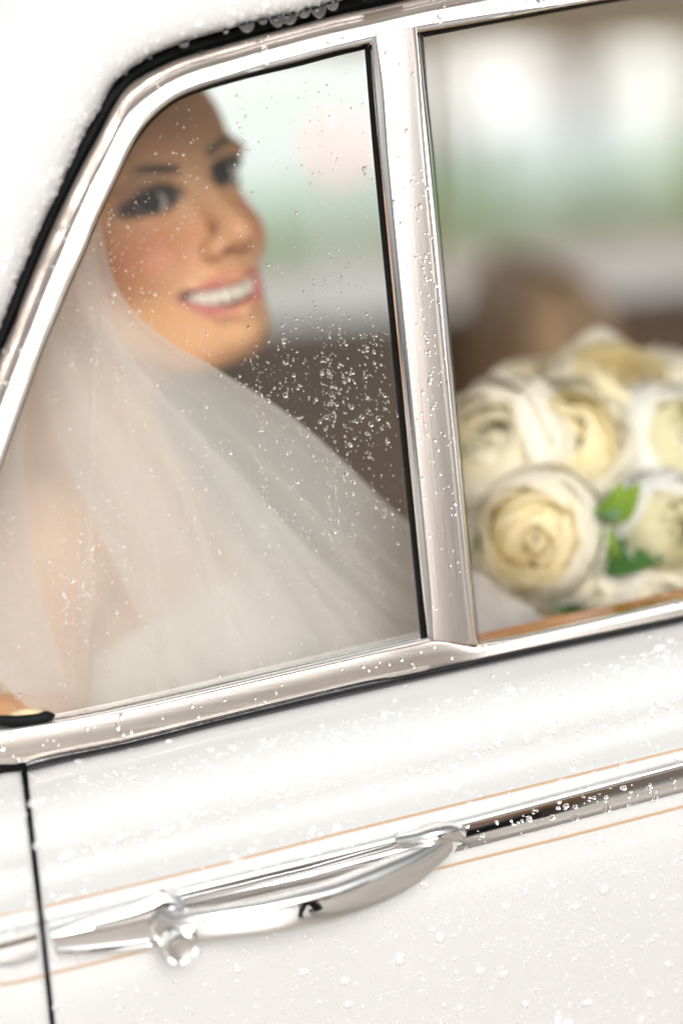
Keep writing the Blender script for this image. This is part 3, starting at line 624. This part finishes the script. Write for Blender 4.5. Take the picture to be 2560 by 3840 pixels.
def eye(s):
    n, m_ = 28, 40; vv = []; cc = []; c0 = Vector((s*31, -10.8, EZ[s])); g = (Vector((-30, 60, 2)).normalized())  # gaze to the camera
    for i in range(n):
        a = math.pi*.62*i/(n-1)
        for j in range(m_):
            b = 2*math.pi*j/m_; t = g.orthogonal().normalized(); u_ = g.cross(t)
            d = g*math.cos(a) + (t*math.cos(b)+u_*math.sin(b))*math.sin(a); r = 12.6 + (.7 if a < .42 else 0)
            vv.append(hw(*(c0+d*r))); rr = a*12.5
            cc.append((.006, .005, .005) if rr < 2.8 else (.012, .007, .005) if rr < 7.6 else (.50, .45, .43))
    o = npmesh('eye', np.array([tuple(q) for q in vv]), np.array([tuple(q) for q in gridfaces(n, m_, close=True)]), SCLERA, None, np.array(cc)); kid(o)
    # lashes: a short curved fringe along the upper lid
    vv = []; N = 15
    for i in range(N):
        q = -14+28*i/(N-1); zz = EZ[s]+4.8*math.sqrt(max(0, 1-(q/15)**2)); yy = math.sqrt(max(20, 13.8**2-q*q*.75-(zz-EZ[s])**2))-10.6
        vv += [hw(s*(31+q), yy-.5, zz), hw(s*(31+q*1.15), yy+4, zz+2.5+max(0, q)*.15), hw(s*(31+q), yy-.5, zz+1.4)]
    kid(meshobj('eyelashes', vv, gridfaces(N, 3)+[(i*3+2, i*3, i*3+3, i*3+5) for i in range(N-1)], LASH))
eye(-1); eye(1)
# teeth: upper row, one mesh per tooth
mo = kid(meshobj('mouth_lining', [hw(30*math.sin(a)*1.05, -20+17*math.cos(a), zz) for a in np.linspace(-1.4, 1.4, 15) for zz in (-56, -90)], gridfaces(15, 2, flip=True), MOUTH))
tx = 0
for i, wd in enumerate([8.8, 7.4, 8.0, 7.2, 6.8]):
    for s in (-1, 1):
        cxm = tx+wd/2; th = cxm/27.0; c0 = Vector((s*31*math.sin(th), -21+24.5*math.cos(th), -71+7*(1-math.cos(th)))); tt = Vector((math.cos(th), -s*math.sin(th), 0)); nn = Vector((s*math.sin(th), math.cos(th), 0)); h = 6.2-.5*i
        vv = []
        for zz, ww in ((1.1, .80), (.5, .98), (-.5, 1.0), (-.93, .93), (-1.0, .80)):
            for q, dp in ((-1, -1.2), (-.6, .5), (0, 1.0), (.6, .5), (1, -1.2)): vv.append(hw(*(c0+tt*(q*wd/2*ww)+nn*(dp-(.5 if abs(zz) > .95 else 0))+Vector((0, 0, zz*h)))))
        kid(meshobj('tooth', vv, gridfaces(5, 5), TEETH))
    tx += wd
# hair: swept-back cap with a low bun
fh = Field((-.30, .10, 1.10), (.16, .52, 1.50), .004)
def fhe(x_, y_, z_, r, k=8, sub=False): fh.ell(tuple(hw(x_, y_, z_)), [q/1000 for q in r], k/1000, sub, HM)
fhe(0, -90, 34, (79, 97, 92), 8); fhe(0, 28, 16, (92, 74, 108), 6, True); fhe(0, -60, -120, (120, 66, 100), 6, True); fhe(0, -185, -20, (46, 40, 42), 20)
Vh, Qh = fh.mesh(2); kid(npmesh('hair', Vh, Qh, HAIR, None))
# gown: bodice and full skirt
fg = Field((-.34, .07, .30), (.62, .64, 1.10), .006)
fg.ell((-.075, .35, .985), (.095, .132, .178), .03); fg.ell((-.02, .29, 1.005), (.069, .069, .069), .03); fg.ell((-.015, .41, 1.01), (.069, .069, .069), .03); fg.ell((-.07, .35, .80), (.092, .128, .15), .04)
fg.ell((.02, .35, .70), (.22, .20, .09), .06); fg.ell((.26, .33, .66), (.24, .22, .10), .06); fg.ell((.44, .33, .52), (.13, .22, .22), .06)
gx_, gy_, gz_ = np.meshgrid(*fg.ax, indexing='ij'); top = 1.052+.42*np.clip(gx_+.06, -.2, .045)+.010*np.cos((gy_-.35)*38)
fg.F = np.maximum(fg.F, gz_-top)
fg.F += (.006*np.sin(gx_*55+gy_*40)*np.clip((.78-gz_)/.1, 0, 1)).astype(np.float32)
Vg, Qg = fg.mesh(1); kid(npmesh('gown', Vg, Qg, SATIN, None))
# veil: sheets of tulle falling from the crown over the shoulder to the lap
def veil(name, Lc, Ec, m, folds, amp, ph, ns=80, nt=110, mess=.5):
    a, b = cr(Lc, ns), cr(Ec, ns); vv = []; uv = []
    for i in range(ns):
        s = i/(ns-1)
        for j in range(nt):
            t = j/(nt-1); q = a[i]*(1-t)+b[i]*t
            wv = math.sin(2*math.pi*folds*t+ph+1.5*math.sin(3*s+ph)) + mess*math.sin(2*math.pi*folds*2.3*t+2*ph-2*s)
            vv.append(tuple(P(q[0], q[1], q[2] + amp*(.25+.75*s)*wv*(1 if t < .97 else .5)))); uv.append((t, s))
    F_ = gridfaces(ns, nt); o = meshobj(name, vv, F_, m, sharp=None); ul = o.data.uv_layers.new(name='uv')
    li = np.zeros(len(o.data.loops), np.int32); o.data.loops.foreach_get('vertex_index', li); ul.data.foreach_set('uv', np.array(uv, np.float32)[li].ravel())
    return kid(o)
VL = [(120, 330, .33), (20, 600, .30), (-120, 900, .25), (-200, 1300, .20), (-240, 1700, .16), (-240, 2050, .14), (-150, 2350, .125), (100, 2650, .11), (450, 2850, .10), (850, 2950, .10), (1300, 3050, .10)]
VE = [(430, 340, .29), (350, 520, .235), (372, 800, .185), (445, 1090, .150), (600, 1255, .13), (815, 1385, .12), (1130, 1590, .115), (1540, 1965, .115), (2040, 2320, .115), (2330, 2510, .12), (2600, 2700, .12)]
veil('veil', VL, VE, VEIL, 3.3, .005, .4, mess=.15)
VL2 = [(160, 380, .32), (120, 650, .29), (80, 950, .24), (120, 1300, .20), (230, 1700, .165), (420, 2100, .145), (600, 2450, .13), (800, 2700, .12), (1000, 2900, .11)]
VE2 = [(400, 420, .29), (330, 650, .235), (340, 900, .19), (420, 1200, .16), (560, 1420, .14), (820, 1700, .13), (1180, 2080, .13), (1600, 2450, .13), (1900, 2750, .13)]
veil('veil', VL2, VE2, VEIL2, 2.4, .005, 2.1, mess=.15)
veil('veil', [(130, 360, .335), (40, 650, .31), (-60, 1000, .27), (-140, 1400, .23), (-200, 1800, .19), (-230, 2200, .17), (-200, 2600, .15)], [(250, 360, .30), (190, 650, .25), (150, 1000, .21), (110, 1400, .18), (90, 1800, .16), (150, 2200, .145), (260, 2600, .13)], VEIL, 1.6, .005, .9, mess=.15)
for k, (x0, y0, x1, y1, wd) in enumerate([(600, 1330, 1700, 2560, 120), (520, 1300, 1330, 2640, 150), (830, 1450, 2000, 2420, 70), (700, 1400, 1850, 2500, 50), (470, 1250, 950, 2750, 130), (430, 1150, 620, 2800, 120), (560, 1330, 1500, 2600, 60), (380, 900, 260, 2700, 110)]):      # folds of the tulle widening towards the hem
    ea = [(x0+(x1-x0)*t, y0+(y1-y0)*t, .118-.012*t+.03*(1-t)**2) for t in np.linspace(0, 1.15, 8)]
    veil('veil_fold', ea, [(q[0]+wd*(.02+.98*i/7)*.75, q[1]-wd*(.02+.98*i/7)*.6, q[2]-.003) for i, q in enumerate(ea)], VEILE, 1, .002, k, nt=10, ns=40)
# ------------------------------------------------------------------ the bouquet
def petalmat(name, col, tl=.5):
    m = bpy.data.materials.new(name); m.use_nodes = True; n = m.node_tree; n.nodes.clear()
    o = n.nodes.new('ShaderNodeOutputMaterial'); mx = n.nodes.new('ShaderNodeMixShader'); d = n.nodes.new('ShaderNodeBsdfDiffuse'); t = n.nodes.new('ShaderNodeBsdfTranslucent')
    tc = n.nodes.new('ShaderNodeTexCoord'); nz = n.nodes.new('ShaderNodeTexNoise'); nz.inputs['Scale'].default_value = 2.5; n.links.new(tc.outputs['Object'], nz.inputs['Vector'])
    m2 = n.nodes.new('ShaderNodeMix'); m2.data_type = 'RGBA'; m2.inputs[6].default_value = (*[c*.95 for c in col], 1); m2.inputs[7].default_value = (*[min(.98, c*1.04) for c in col], 1)
    n.links.new(nz.outputs[0], m2.inputs[0]); n.links.new(m2.outputs[2], d.inputs[0]); n.links.new(m2.outputs[2], t.inputs[0])
    mx.inputs[0].default_value = tl; n.links.new(d.outputs[0], mx.inputs[1]); n.links.new(t.outputs[0], mx.inputs[2]); n.links.new(mx.outputs[0], o.inputs[0]); return m
PET = {'cream': (petalmat('cream_petal', (.98, .93, .82), .45), petalmat('cream_yellow_petal', (.97, .88, .64), .5)), 'white': (petalmat('white_petal', (.97, .96, .92), .45), petalmat('white_inner_petal', (.86, .82, .60))), 'blush': (petalmat('blush_petal', (.98, .93, .84), .45), petalmat('blush_inner_petal', (.97, .91, .76), .5))}
LEAF = [mat('leaf_green', (.05, .13, .03), .4, var=.3, scale=40), mat('leaf_lime', (.22, .34, .05), .45, var=.25, scale=40), mat('leaf_sage', (.16, .27, .17), .5, var=.2, scale=40)]
def petal_verts(R, amax, half, ruffle, seed, nu=8, nv=7):
    r_ = np.random.default_rng(seed); ph = r_.uniform(0, 6, 4); v = []
    for i in range(nv):
        t = i/(nv-1); a = t*amax
        wd = half*(math.sin(min(1, t*1.15+.08)*math.pi*.5)**.8)*(1 if t < .7 else 1-.45*((t-.7)/.3)**2)/max(.35, math.sin(max(.5, min(a, math.pi-.5))))
        for j in range(nu):
            u = j/(nu-1)*2-1; tt = a - .10*u*u*t*amax*.5
            rr = R*(1 + ruffle*t*t*(math.sin(5*u+ph[0])*.6+math.sin(9*u+ph[1])*.4) + .06*t*t*math.cos(u*2+ph[2])); az = u*wd
            v.append((rr*math.sin(tt)*math.cos(az), rr*math.sin(tt)*math.sin(az), -rr*math.cos(tt)+R*.0))
    return v, gridfaces(nv, nu)
PM = {}
def petal_mesh(R, amax, half, ruffle, seed, mt):
    key = (R, amax, half, seed, mt.name)
    if key not in PM:
        v, f = petal_verts(R, amax, half, ruffle, seed); me = bpy.data.meshes.new('petal'); me.from_pydata(v, [], f); me.update(); me.shade_smooth(); me.materials.append(mt); PM[key] = me
    return PM[key]
bouq = empty('bouquet', (.235, .268, .72)); tag(bouq, 'round bouquet of cream and white peonies with green leaves', 'bouquet')
BQI = Matrix.Translation(-Vector(bouq.location)); BC = Vector(P(2230, 1830, .20))
def flower(px, py, Y, r, kind, openness=1.0, seed=0, name='peony'):
    c0 = P(px, py, Y); ax = ((c0-BC).normalized()*.75 + Vector((-.15, -.75, .25))).normalized()
    rot = ax.to_track_quat('Z', 'Y').to_matrix().to_4x4() @ Matrix.Rotation(seed*1.3, 4, 'Z')
    e = bpy.data.objects.new(name, None); e.empty_display_size = .02; C.objects.link(e); e.parent = bouq; e.matrix_parent_inverse = BQI; e.matrix_basis = Matrix.Translation(c0) @ rot @ Matrix.Scale(r, 4)
    mo_, mi_ = PET[kind]; rg = random.Random(seed)
    for R, am, hf, ru, cnt, mt in ((1.0, 102*openness, .85, .035, 5, mo_), (.93, 118*openness, .78, .03, 6, mo_), (.84, min(158, 129*openness), .76, .035, 6, mo_)):
        for k in range(cnt):
            o = bpy.data.objects.new('petal', petal_mesh(R, math.radians(am), hf, ru, rg.randrange(6), mt)); C.objects.link(o); o.parent = e
            o.matrix_basis = Matrix.Rotation(2*math.pi*(k+rg.uniform(-.18, .18))/cnt + R*4, 4, 'Z') @ Matrix.Rotation(rg.uniform(-.14, .14), 4, 'Y') @ Matrix.Translation((0, 0, rg.uniform(-.06, .06)))
    vv, ff = [], []
    for k in range(9):                                         # tight bud at the very centre
        v, f = petal_verts(.13+.022*k, math.radians(172-3*k), .9, .05, seed*77+k, 7, 6); b0 = len(vv); mtx = Matrix.Translation((rg.uniform(-.03, .03), rg.uniform(-.03, .03), .14-.012*k)) @ Matrix.Rotation(k*2.4, 4, 'Z') @ Matrix.Rotation(rg.uniform(-.3, .3), 4, 'Y')
        vv += [tuple(mtx @ Vector(q)) for q in v]; ff += [tuple(i+b0 for i in q) for q in f]
    for k in range(24):                                        # ruffled heart
        cl = openness > 1.2; R = .22+.54*math.sqrt(k/24); v, f = petal_verts(R, math.radians((168-14*k/24) if cl else (150-26*k/24)), .9, .04, seed*50+k, 7, 6)
        mtx = Matrix.Translation((0, 0, (.16 if cl else .08)+.10*rg.random())) @ Matrix.Rotation(k*2.4, 4, 'Z') @ Matrix.Rotation(rg.uniform(-.22, .22), 4, 'Y'); b0 = len(vv)
        vv += [tuple(mtx @ Vector(q)) for q in v]; ff += [tuple(i+b0 for i in q) for q in f]
    o = meshobj('ruffled_centre', vv, ff, mi_, None, sharp=None); o.parent = e; o['kind'] = 'stuff'
    return e
FL = [(2020, 2010, .095, .037, 'cream'), (1880, 1690, .15, .040, 'blush'), (2120, 1680, .135, .039, 'cream'), (2310, 1530, .17, .043, 'cream'), (2500, 1700, .14, .040, 'white'), (2490, 1985, .085, .033, 'white'),
      (2440, 2240, .09, .030, 'blush'), (1790, 1900, .16, .036, 'blush'), (2590, 1560, .19, .040, 'blush'), (2700, 1850, .13, .038, 'cream'), (2330, 1720, .15, .034, 'white'), (2030, 1560, .20, .038, 'blush'), (2760, 1680, .2, .04, 'cream'), (2680, 2150, .12, .036, 'white'), (2230, 2195, .095, .015, 'blush'), (1900, 2080, .17, .034, 'cream'), (2350, 2050, .17, .030, 'cream')]
for i, q in enumerate(FL): flower(q[0], q[1], q[2]+.03, q[3]*1.26, q[4], openness=1.02+.05*math.sin(i*2.1) if q[3] > .02 else 1.25, seed=i, name='peony' if q[3] > .02 else 'rosebud')
def leaf(p, d, up, ln, wd, m):
    d = Vector(d).normalized(); s = d.cross(Vector(up)).normalized(); n_ = s.cross(d); vv = []
    for i in range(9):
        t = i/8; w_ = wd*math.sin(math.pi*t**.8)**.9
        for u in (-1, -.5, 0, .5, 1): vv.append(Vector(p)+d*(ln*t)+s*(w_*u)+n_*(.12*ln*math.sin(t*2.4)+abs(u)*w_*.35))
    o = meshobj('leaf', vv, gridfaces(9, 5), m, None, sharp=None); o.parent = bouq; o.matrix_parent_inverse = BQI
for (a, Ya), (b, Yb_), wd, k in [(((2240, 1980), .10), ((2320, 1800), .072), .010, 1), (((2280, 1960), .10), ((2400, 1810), .075), .009, 1), (((2220, 1930), .10), ((2320, 1960), .07), .011, 2), (((2240, 2110), .10), ((2480, 2110), .07), .014, 0), (((2230, 2080), .10), ((2290, 1980), .08), .012, 1),
        (((2150, 2240), .14), ((2050, 2310), .10), .016, 0), (((1860, 2010), .17), ((1750, 2100), .12), .016, 0), (((1880, 2080), .17), ((1840, 2140), .12), .012, 1), (((2300, 2210), .16), ((2420, 2300), .12), .016, 0), (((2190, 2120), .18), ((2240, 2260), .13), .014, 0), (((2240, 1930), .17), ((2230, 1830), .12), .012, 0), (((2130, 2230), .15), ((2180, 2330), .10), .014, 0), (((1740, 1780), .2), ((1690, 1700), .15), .012, 0)]:
    p0, p1 = P(*a, Ya+.02), P(*b, Yb_+.02); leaf(p0, p1-p0, (0, -1, .6), (p1-p0).length*1.08, wd, LEAF[k])
rg = random.Random(3)
for k in range(16):
    a = Vector((.235+rg.uniform(-.012, .012), .268+rg.uniform(-.012, .012), .70+rg.uniform(-.02, .02))); b = BC+Vector((rg.uniform(-.07, .07), rg.uniform(-.03, .05), rg.uniform(-.05, .0)))
    o = tube('stem', [a.lerp(b, t)+Vector((0, 0, .02*math.sin(t*3))) for t in (0, .25, .5, .75, 1)], [.0028]*5, LEAF[0], None, ns=6); o.parent = bouq; o.matrix_parent_inverse = BQI
o = lathe('ribbon', [(.018, .75), (.020, .755), (.0195, .80), (.0205, .84), (.018, .845)], SATIN, None, axis=Vector((0, 0, 1)), origin=(.235, .268, 0)); o.parent = bouq; o.matrix_parent_inverse = BQI
# ------------------------------------------------------------------ the photographer crouching beside the camera (mirrored in the chrome)
ph = empty('person', (.55, -2.35, .004)); tag(ph, 'photographer in dark clothes crouching on the road, mirrored in the chrome handle', 'person')
PHI = Matrix.Translation(-Vector(ph.location))
def tophalf(lst, name, m, col=None):
    f_ = Field((.0, -2.9, 0), (1.1, -1.8, 1.25), .012)
    for q in lst:
        if q[0] == 'c': f_.cap(q[1], q[2], q[3], q[4], .03, pad=.05)
        else: f_.ell(q[1], q[2], .03, pad=.05)
    V_, Q_ = f_.mesh(2); o = npmesh(name, V_, Q_, m, None, np.tile(np.array(SK), (len(V_), 1)) if col else None); o.parent = ph; o.matrix_parent_inverse = PHI
hd = (.55, -2.25, 1.02)
tophalf([('e', hd, (.075, .09, .11)), ('c', (.55, -2.27, .95), (.55, -2.32, .85), .05, .06), ('c', (.42, -2.06, .99), (.47, -2.02, 1.02), .03, .028), ('c', (.68, -2.06, .99), (.63, -2.02, 1.02), .03, .028)] + [('c', (.47+dx, -2.03, 1.02+.018*k), (.50+dx, -2.00, 1.02+.018*k), .010, .009) for k in range(4) for dx in (0, .13)], 'body', SKIN, True)
DARK = mat('dark_wool', (.012, .014, .02), .8, var=.2, scale=30)
tophalf([('e', (.55, -2.37, .72), (.18, .13, .22)), ('c', (.38, -2.33, .85), (.33, -2.18, .72), .065, .05), ('c', (.33, -2.18, .72), (.43, -2.05, .98), .05, .036), ('c', (.72, -2.33, .85), (.77, -2.18, .72), .065, .05), ('c', (.77, -2.18, .72), (.67, -2.05, .98), .05, .036), ('c', (.38, -2.34, .86), (.72, -2.34, .86), .07, .07)], 'jacket', DARK)
tophalf([('e', (.55, -2.42, .46), (.18, .14, .13)), ('c', (.46, -2.42, .45), (.40, -2.10, .50), .09, .07), ('c', (.40, -2.10, .50), (.42, -2.30, .09), .065, .045), ('c', (.64, -2.42, .45), (.70, -2.14, .16), .09, .065), ('c', (.70, -2.14, .14), (.68, -2.50, .08), .06, .045)], 'trousers', DARK)
tophalf([('c', (.42, -2.33, .05), (.41, -2.14, .04), .045, .036), ('c', (.68, -2.55, .05), (.69, -2.45, .05), .045, .036)], 'shoes', RUBBER)
tophalf([('e', (.55, -2.285, 1.05), (.088, .09, .105))], 'hair', HAIR)
# ------------------------------------------------------------------ rain
def proj(p):
    d = p-np.array(CAM); zc = d@np.array(Fv); return 1280+FPX*(d@np.array(Rv))/zc, 1920-FPX*(d@np.array(Uv))/zc
def dome(seg, rings):
    v = [(0, 0, 1.0)]; f = []
    for i in range(1, rings+1):
        a = i/rings*math.pi/2
        for k in range(seg): t = 2*math.pi*k/seg; v.append((math.sin(a)*math.cos(t), math.sin(a)*math.sin(t), math.cos(a)**.85))
    for k in range(seg): f.append((0, 1+k, 1+(k+1) % seg))
    for i in range(rings-1):
        for k in range(seg):
            a, b = 1+i*seg+k, 1+i*seg+(k+1) % seg; f.append((a, a+seg, b+seg, b))
    f.append(tuple(1+(rings-1)*seg+k for k in range(seg))[::-1]); return v, f
DV, DF = dome(12, 4); DV8, DF8 = dome(8, 3)
DROPS = []      # (surface, pos, normal, tangent, rx, ry, h)
def add_drop(surf, p, nrm, r, flat=.5, el=1.0, jit=.2):
    nrm = Vector(nrm).normalized(); dn = Vector((0, 0, -1)); t = dn-nrm*dn.dot(nrm)
    if t.length < 1e-3: t = nrm.orthogonal()
    t.normalize(); DROPS.append((surf, Vector(p), nrm, t, r*(1+random.uniform(-jit, jit)), r*el*(1+random.uniform(-jit, jit)), r*flat))
def sizes(n, med, sig, mx): return np.minimum(np.exp(RNG.normal(math.log(med), sig, n)), mx)/6690
from mathutils import noise as NZ
def clump(px, py, sc): return .5+.5*NZ.noise(Vector((px/sc, py/sc, 3.3)))
# quarter glass: finer drops, many in vertical tracks, thickest low by the pillar
GPA = np.array(GP)
def inside(px, py):
    x1, y1 = GPA[:, 0], GPA[:, 1]; x2, y2 = np.roll(x1, -1), np.roll(y1, -1); c = ((y1 > py) != (y2 > py)) & (px < (x2-x1)*(py-y1)/(y2-y1+1e-9)+x1); return c.sum() % 2 == 1
tracks = RNG.uniform(-50, 1580, 42); k = 0; tries = 0
while k < 4200 and tries < 140000:
    tries += 1
    if random.random() < .45: tx_ = tracks[random.randrange(42)]; py = random.uniform(300, 2650); px = tx_+(py-1500)*.05+random.gauss(0, 5)
    else: px, py = random.uniform(-20, 1580), random.uniform(250, 2700)
    dn = .14+.95*math.exp(-((px-1240)/300)**2-((py-1520)/440)**2)+.5*math.exp(-((px-500)/300)**2-((py-1150)/420)**2)+.30*math.exp(-((px-250)/260)**2-((py-2150)/330)**2)+.22*(py > 1900)
    if random.random() > dn*(.25+1.5*max(0, clump(px, py, 110)-.25)) or not inside(px, py): continue
    r = min(12, math.exp(random.gauss(math.log(3.2 if dn > .6 else 2.3), .5)))/6690
    add_drop('quarter_glass', P(px, py, Yb(px, py)+.0084), (0, -1, .12), r, .55, 1.05, .12); k += 1
def scatter(key, n, med, sig, mx, accept, flat=.5, el=1.0, label=None):
    g = GR[key]; a, b = g.shape[:2]; k = 0; tries = 0
    e1 = np.diff(g, axis=0)[:, :-1]; e2 = np.diff(g, axis=1)[:-1]; ar = np.linalg.norm(np.cross(e1, e2), axis=2); cs_ = np.cumsum(ar.ravel()); cs_ /= cs_[-1]
    while k < n and tries < n*40:
        tries += 1; q = int(np.searchsorted(cs_, random.random())); i, j = divmod(q, b-1); u, v_ = random.random(), random.random()
        p = g[i, j]*(1-u)*(1-v_)+g[i+1, j]*u*(1-v_)+g[i, j+1]*(1-u)*v_+g[i+1, j+1]*u*v_; nr = np.cross(e1[i, j], e2[i, j]); nr /= np.linalg.norm(nr)+1e-12
        if nr[1] > 0: nr = -nr
        if abs(nr[1]) < .25 and nr[2] < .3: continue
        px, py = proj(p)
        if not (-60 < px < 2620 and -60 < py < 3900): continue
        if random.random() > accept(px, py): continue
        add_drop(label or key, p, nr, float(sizes(1, med, sig, mx)[0]), flat, el); k += 1
scatter('roof_shell', 1300, 6, .6, 22, lambda x_, y_: .2+.8*clump(x_, y_, 160)**1.5, .36)
def dacc(x_, y_):
    t = (y_-(belt(x_)))/575
    if t < .12: return .04
    if t < 1.0: return (.9 if t < .62 else .45)*(.25+clump(x_, y_, 180)**1.6*1.2)
    return .10
scatter('rear_door', 2000, 6.2, .6, 26, dacc, .5)
scatter('rear_door', 1800, 3.2, .5, 9, lambda x_, y_: 0 if (y_-belt(x_))/575 < 1.28 else (.2+.8*max(0, min(1, (x_-700)/1500)))*(.2+clump(x_, y_, 200)), .4)
scatter('rear_quarter_panel', 60, 8, .5, 20, lambda x_, y_: .7)
scatter('division_pillar', 330, 3.8, .45, 10, lambda x_, y_: .25+.75*math.exp(-((y_-1150)/520)**2), .5, 1.35)
scatter('window_frame', 150, 5, .6, 19, lambda x_, y_: .7)
scatter('belt_rail', 150, 4.6, .5, 12, lambda x_, y_: .5+.5*(x_ < 500), .5, 1.35)
scatter('side_trim', 12, 6, .5, 12, lambda x_, y_: .8)
GR['trim_door'] = GR['side_trim']
for x_ in np.linspace(1730, 2540, 75):                        # drops on the door trim
    q = random.uniform(.2, .95); px = x_+random.uniform(-30, 30); ty = 3086+(px-1702)*-.2669; add_drop('side_trim', P(px, ty+q*116, (YE-5.2)/1000), (0, -1, .05), float(sizes(1, 5.5, .5, 15)[0]), .55)
for q in random.sample(range(2, 50), 26):                      # wet grip
    b_ = bs[q]; add_drop('door_handle', P(b_[0], b_[1]+random.uniform(-.3, .6)*b_[3], (hb+b_[2]-7.0)/1000), (0, -1, 0), float(sizes(1, 6, .4, 11)[0]), .4)
WHERE = {'quarter_glass': 'the rain-spotted quarter window glass', 'roof_shell': 'the white roof and rear pillar', 'rear_door': 'the white rear door panel', 'rear_quarter_panel': 'the white body panel left of the door gap', 'division_pillar': 'the steel pillar between the two windows', 'window_frame': 'the polished upper window frame', 'belt_rail': 'the polished rail below the windows', 'side_trim': 'the chrome trim strip beside the door handle', 'door_handle': 'the chrome door handle'}
SHORT = {'quarter_glass': 'the quarter glass', 'roof_shell': 'the white roof', 'rear_door': 'the white door', 'rear_quarter_panel': 'the panel left of the door gap', 'division_pillar': 'the steel window pillar', 'window_frame': 'the upper window frame', 'belt_rail': 'the rail below the windows', 'side_trim': 'the chrome side trim', 'door_handle': 'the door handle'}
def onscreen(d):
    px, py = proj(np.array(d[1])); return -10 < px < 2570 and -10 < py < 3850
DROPS.sort(key=lambda d: -(d[4]*d[5] if onscreen(d) else 0))
dm = bpy.data.meshes.new('raindrop'); dm.from_pydata(DV, [], DF); dm.update(); dm.shade_smooth(); dm.materials.append(WATER); dm2 = bpy.data.meshes.new('raindrop_low'); dm2.from_pydata(DV, [], DF[:-1]); dm2.update(); dm2.shade_smooth(); dm2.materials.append(FILM); ONP = ('roof_shell', 'rear_door', 'rear_quarter_panel')
ZN = {}
for d in DROPS[:270]:
    px, py = proj(np.array(d[1])); w3 = ('at the left', 'in the middle', 'at the right')[min(2, max(0, int(px/854)))]
    if d[0] == 'rear_door':
        t_ = (py-belt(px))/575; z3 = 'just under the window seal' if t_ < .3 else 'between the window seal and the hollow' if t_ < .6 else 'just above the upper pinstripe' if t_ < .9 else 'around the trim strip' if t_ < 1.25 else 'below the lower pinstripe'
    elif d[0] == 'roof_shell':
        z3 = 'close to the black door gap' if min((px-q[0])**2+(py-q[1])**2 for q in BODY_E) < 130**2 else ('in the top corner of the picture' if py < 400 else 'down the left edge of the picture'); w3 = ''
    elif d[0] in ('side_trim', 'rear_quarter_panel', 'door_handle'): z3 = 'near the top' if py < 3250 else 'low down'; w3 = ''
    else: z3 = 'high up' if py < 900 else 'half way down' if py < 1900 else 'low down'
    ZN.setdefault((d[0], (z3+' '+w3).strip()), []).append(d)
ZL = {}
for (sf, zz), ds_ in ZN.items():
    for i_, d in enumerate(ds_):
        ZL[id(d)] = (('largest raindrop ' if i_ == 0 else 'smaller raindrop ') + 'on ' + SHORT[sf] + ' ' + zz, 'raindrops on ' + SHORT[sf] + ' ' + zz)
for d in DROPS[:270]:
    _, p, n_, t, rx, ry, h = d; s_ = t.cross(n_)
    o = bpy.data.objects.new('raindrop', dm2 if d[0] in ONP else dm); C.objects.link(o)
    m_ = Matrix((s_*rx, t*ry, n_*h)).transposed().to_4x4(); m_.translation = p; o.matrix_world = m_
    tag(o, ZL[id(d)][0], 'raindrop', ZL[id(d)][1])
for key in WHERE:
    ds = [d for d in DROPS[270:] if d[0] == key]
    if not ds: continue
    T = np.array(DV8); vv = []; ff = []
    for _, p, n_, t, rx, ry, h in ds:
        s_ = t.cross(n_); B = np.array([s_*rx, t*ry, n_*h]); b0 = len(vv)*len(T); vv.append(T@B+np.array(p)); ff += [tuple(i+b0 for i in q) for q in (DF8[:-1] if key in ONP else DF8)]
    o = meshobj('fine_raindrops', np.vstack(vv), ff, FILM if key in ONP else WATER, None, sharp=60); tag(o, 'fine raindrops scattered over ' + WHERE[key], 'raindrops', None, 'stuff')
# drips hanging from the roof edge
be = cr(BODY_E, 600)
for i, (x_, r) in enumerate([(688, 22), (846, 12), (925, 30), (985, 19), (1040, 29), (1083, 33), (1138, 27), (1194, 31), (1246, 25), (1366, 20), (560, 9), (470, 7)]):
    y_ = float(np.interp(x_, be[:, 0], be[:, 1])); p = P(x_, y_, Yb(x_, y_)-.004); r /= 6690; vv = []
    pr = [(0, .9), (.55, .8), (.9, .45), (1.0, 0), (.93, -.45), (.7, -.85), (.38, -1.1), (0, -1.2)]
    o = lathe('hanging_drip', [(a*r, b*r*(.75+.5*((i*37) % 10)/10)) for a, b in pr], WATER, None, seg=14); o.location = p
    tag(o, ['third', 'fourth', 'fifth', 'sixth', 'seventh', 'eighth', 'ninth', 'tenth', 'eleventh', 'twelfth', 'second', 'first'][i] + ' raindrop from the left hanging from the roof edge', 'raindrop', 'drips along the roof edge')
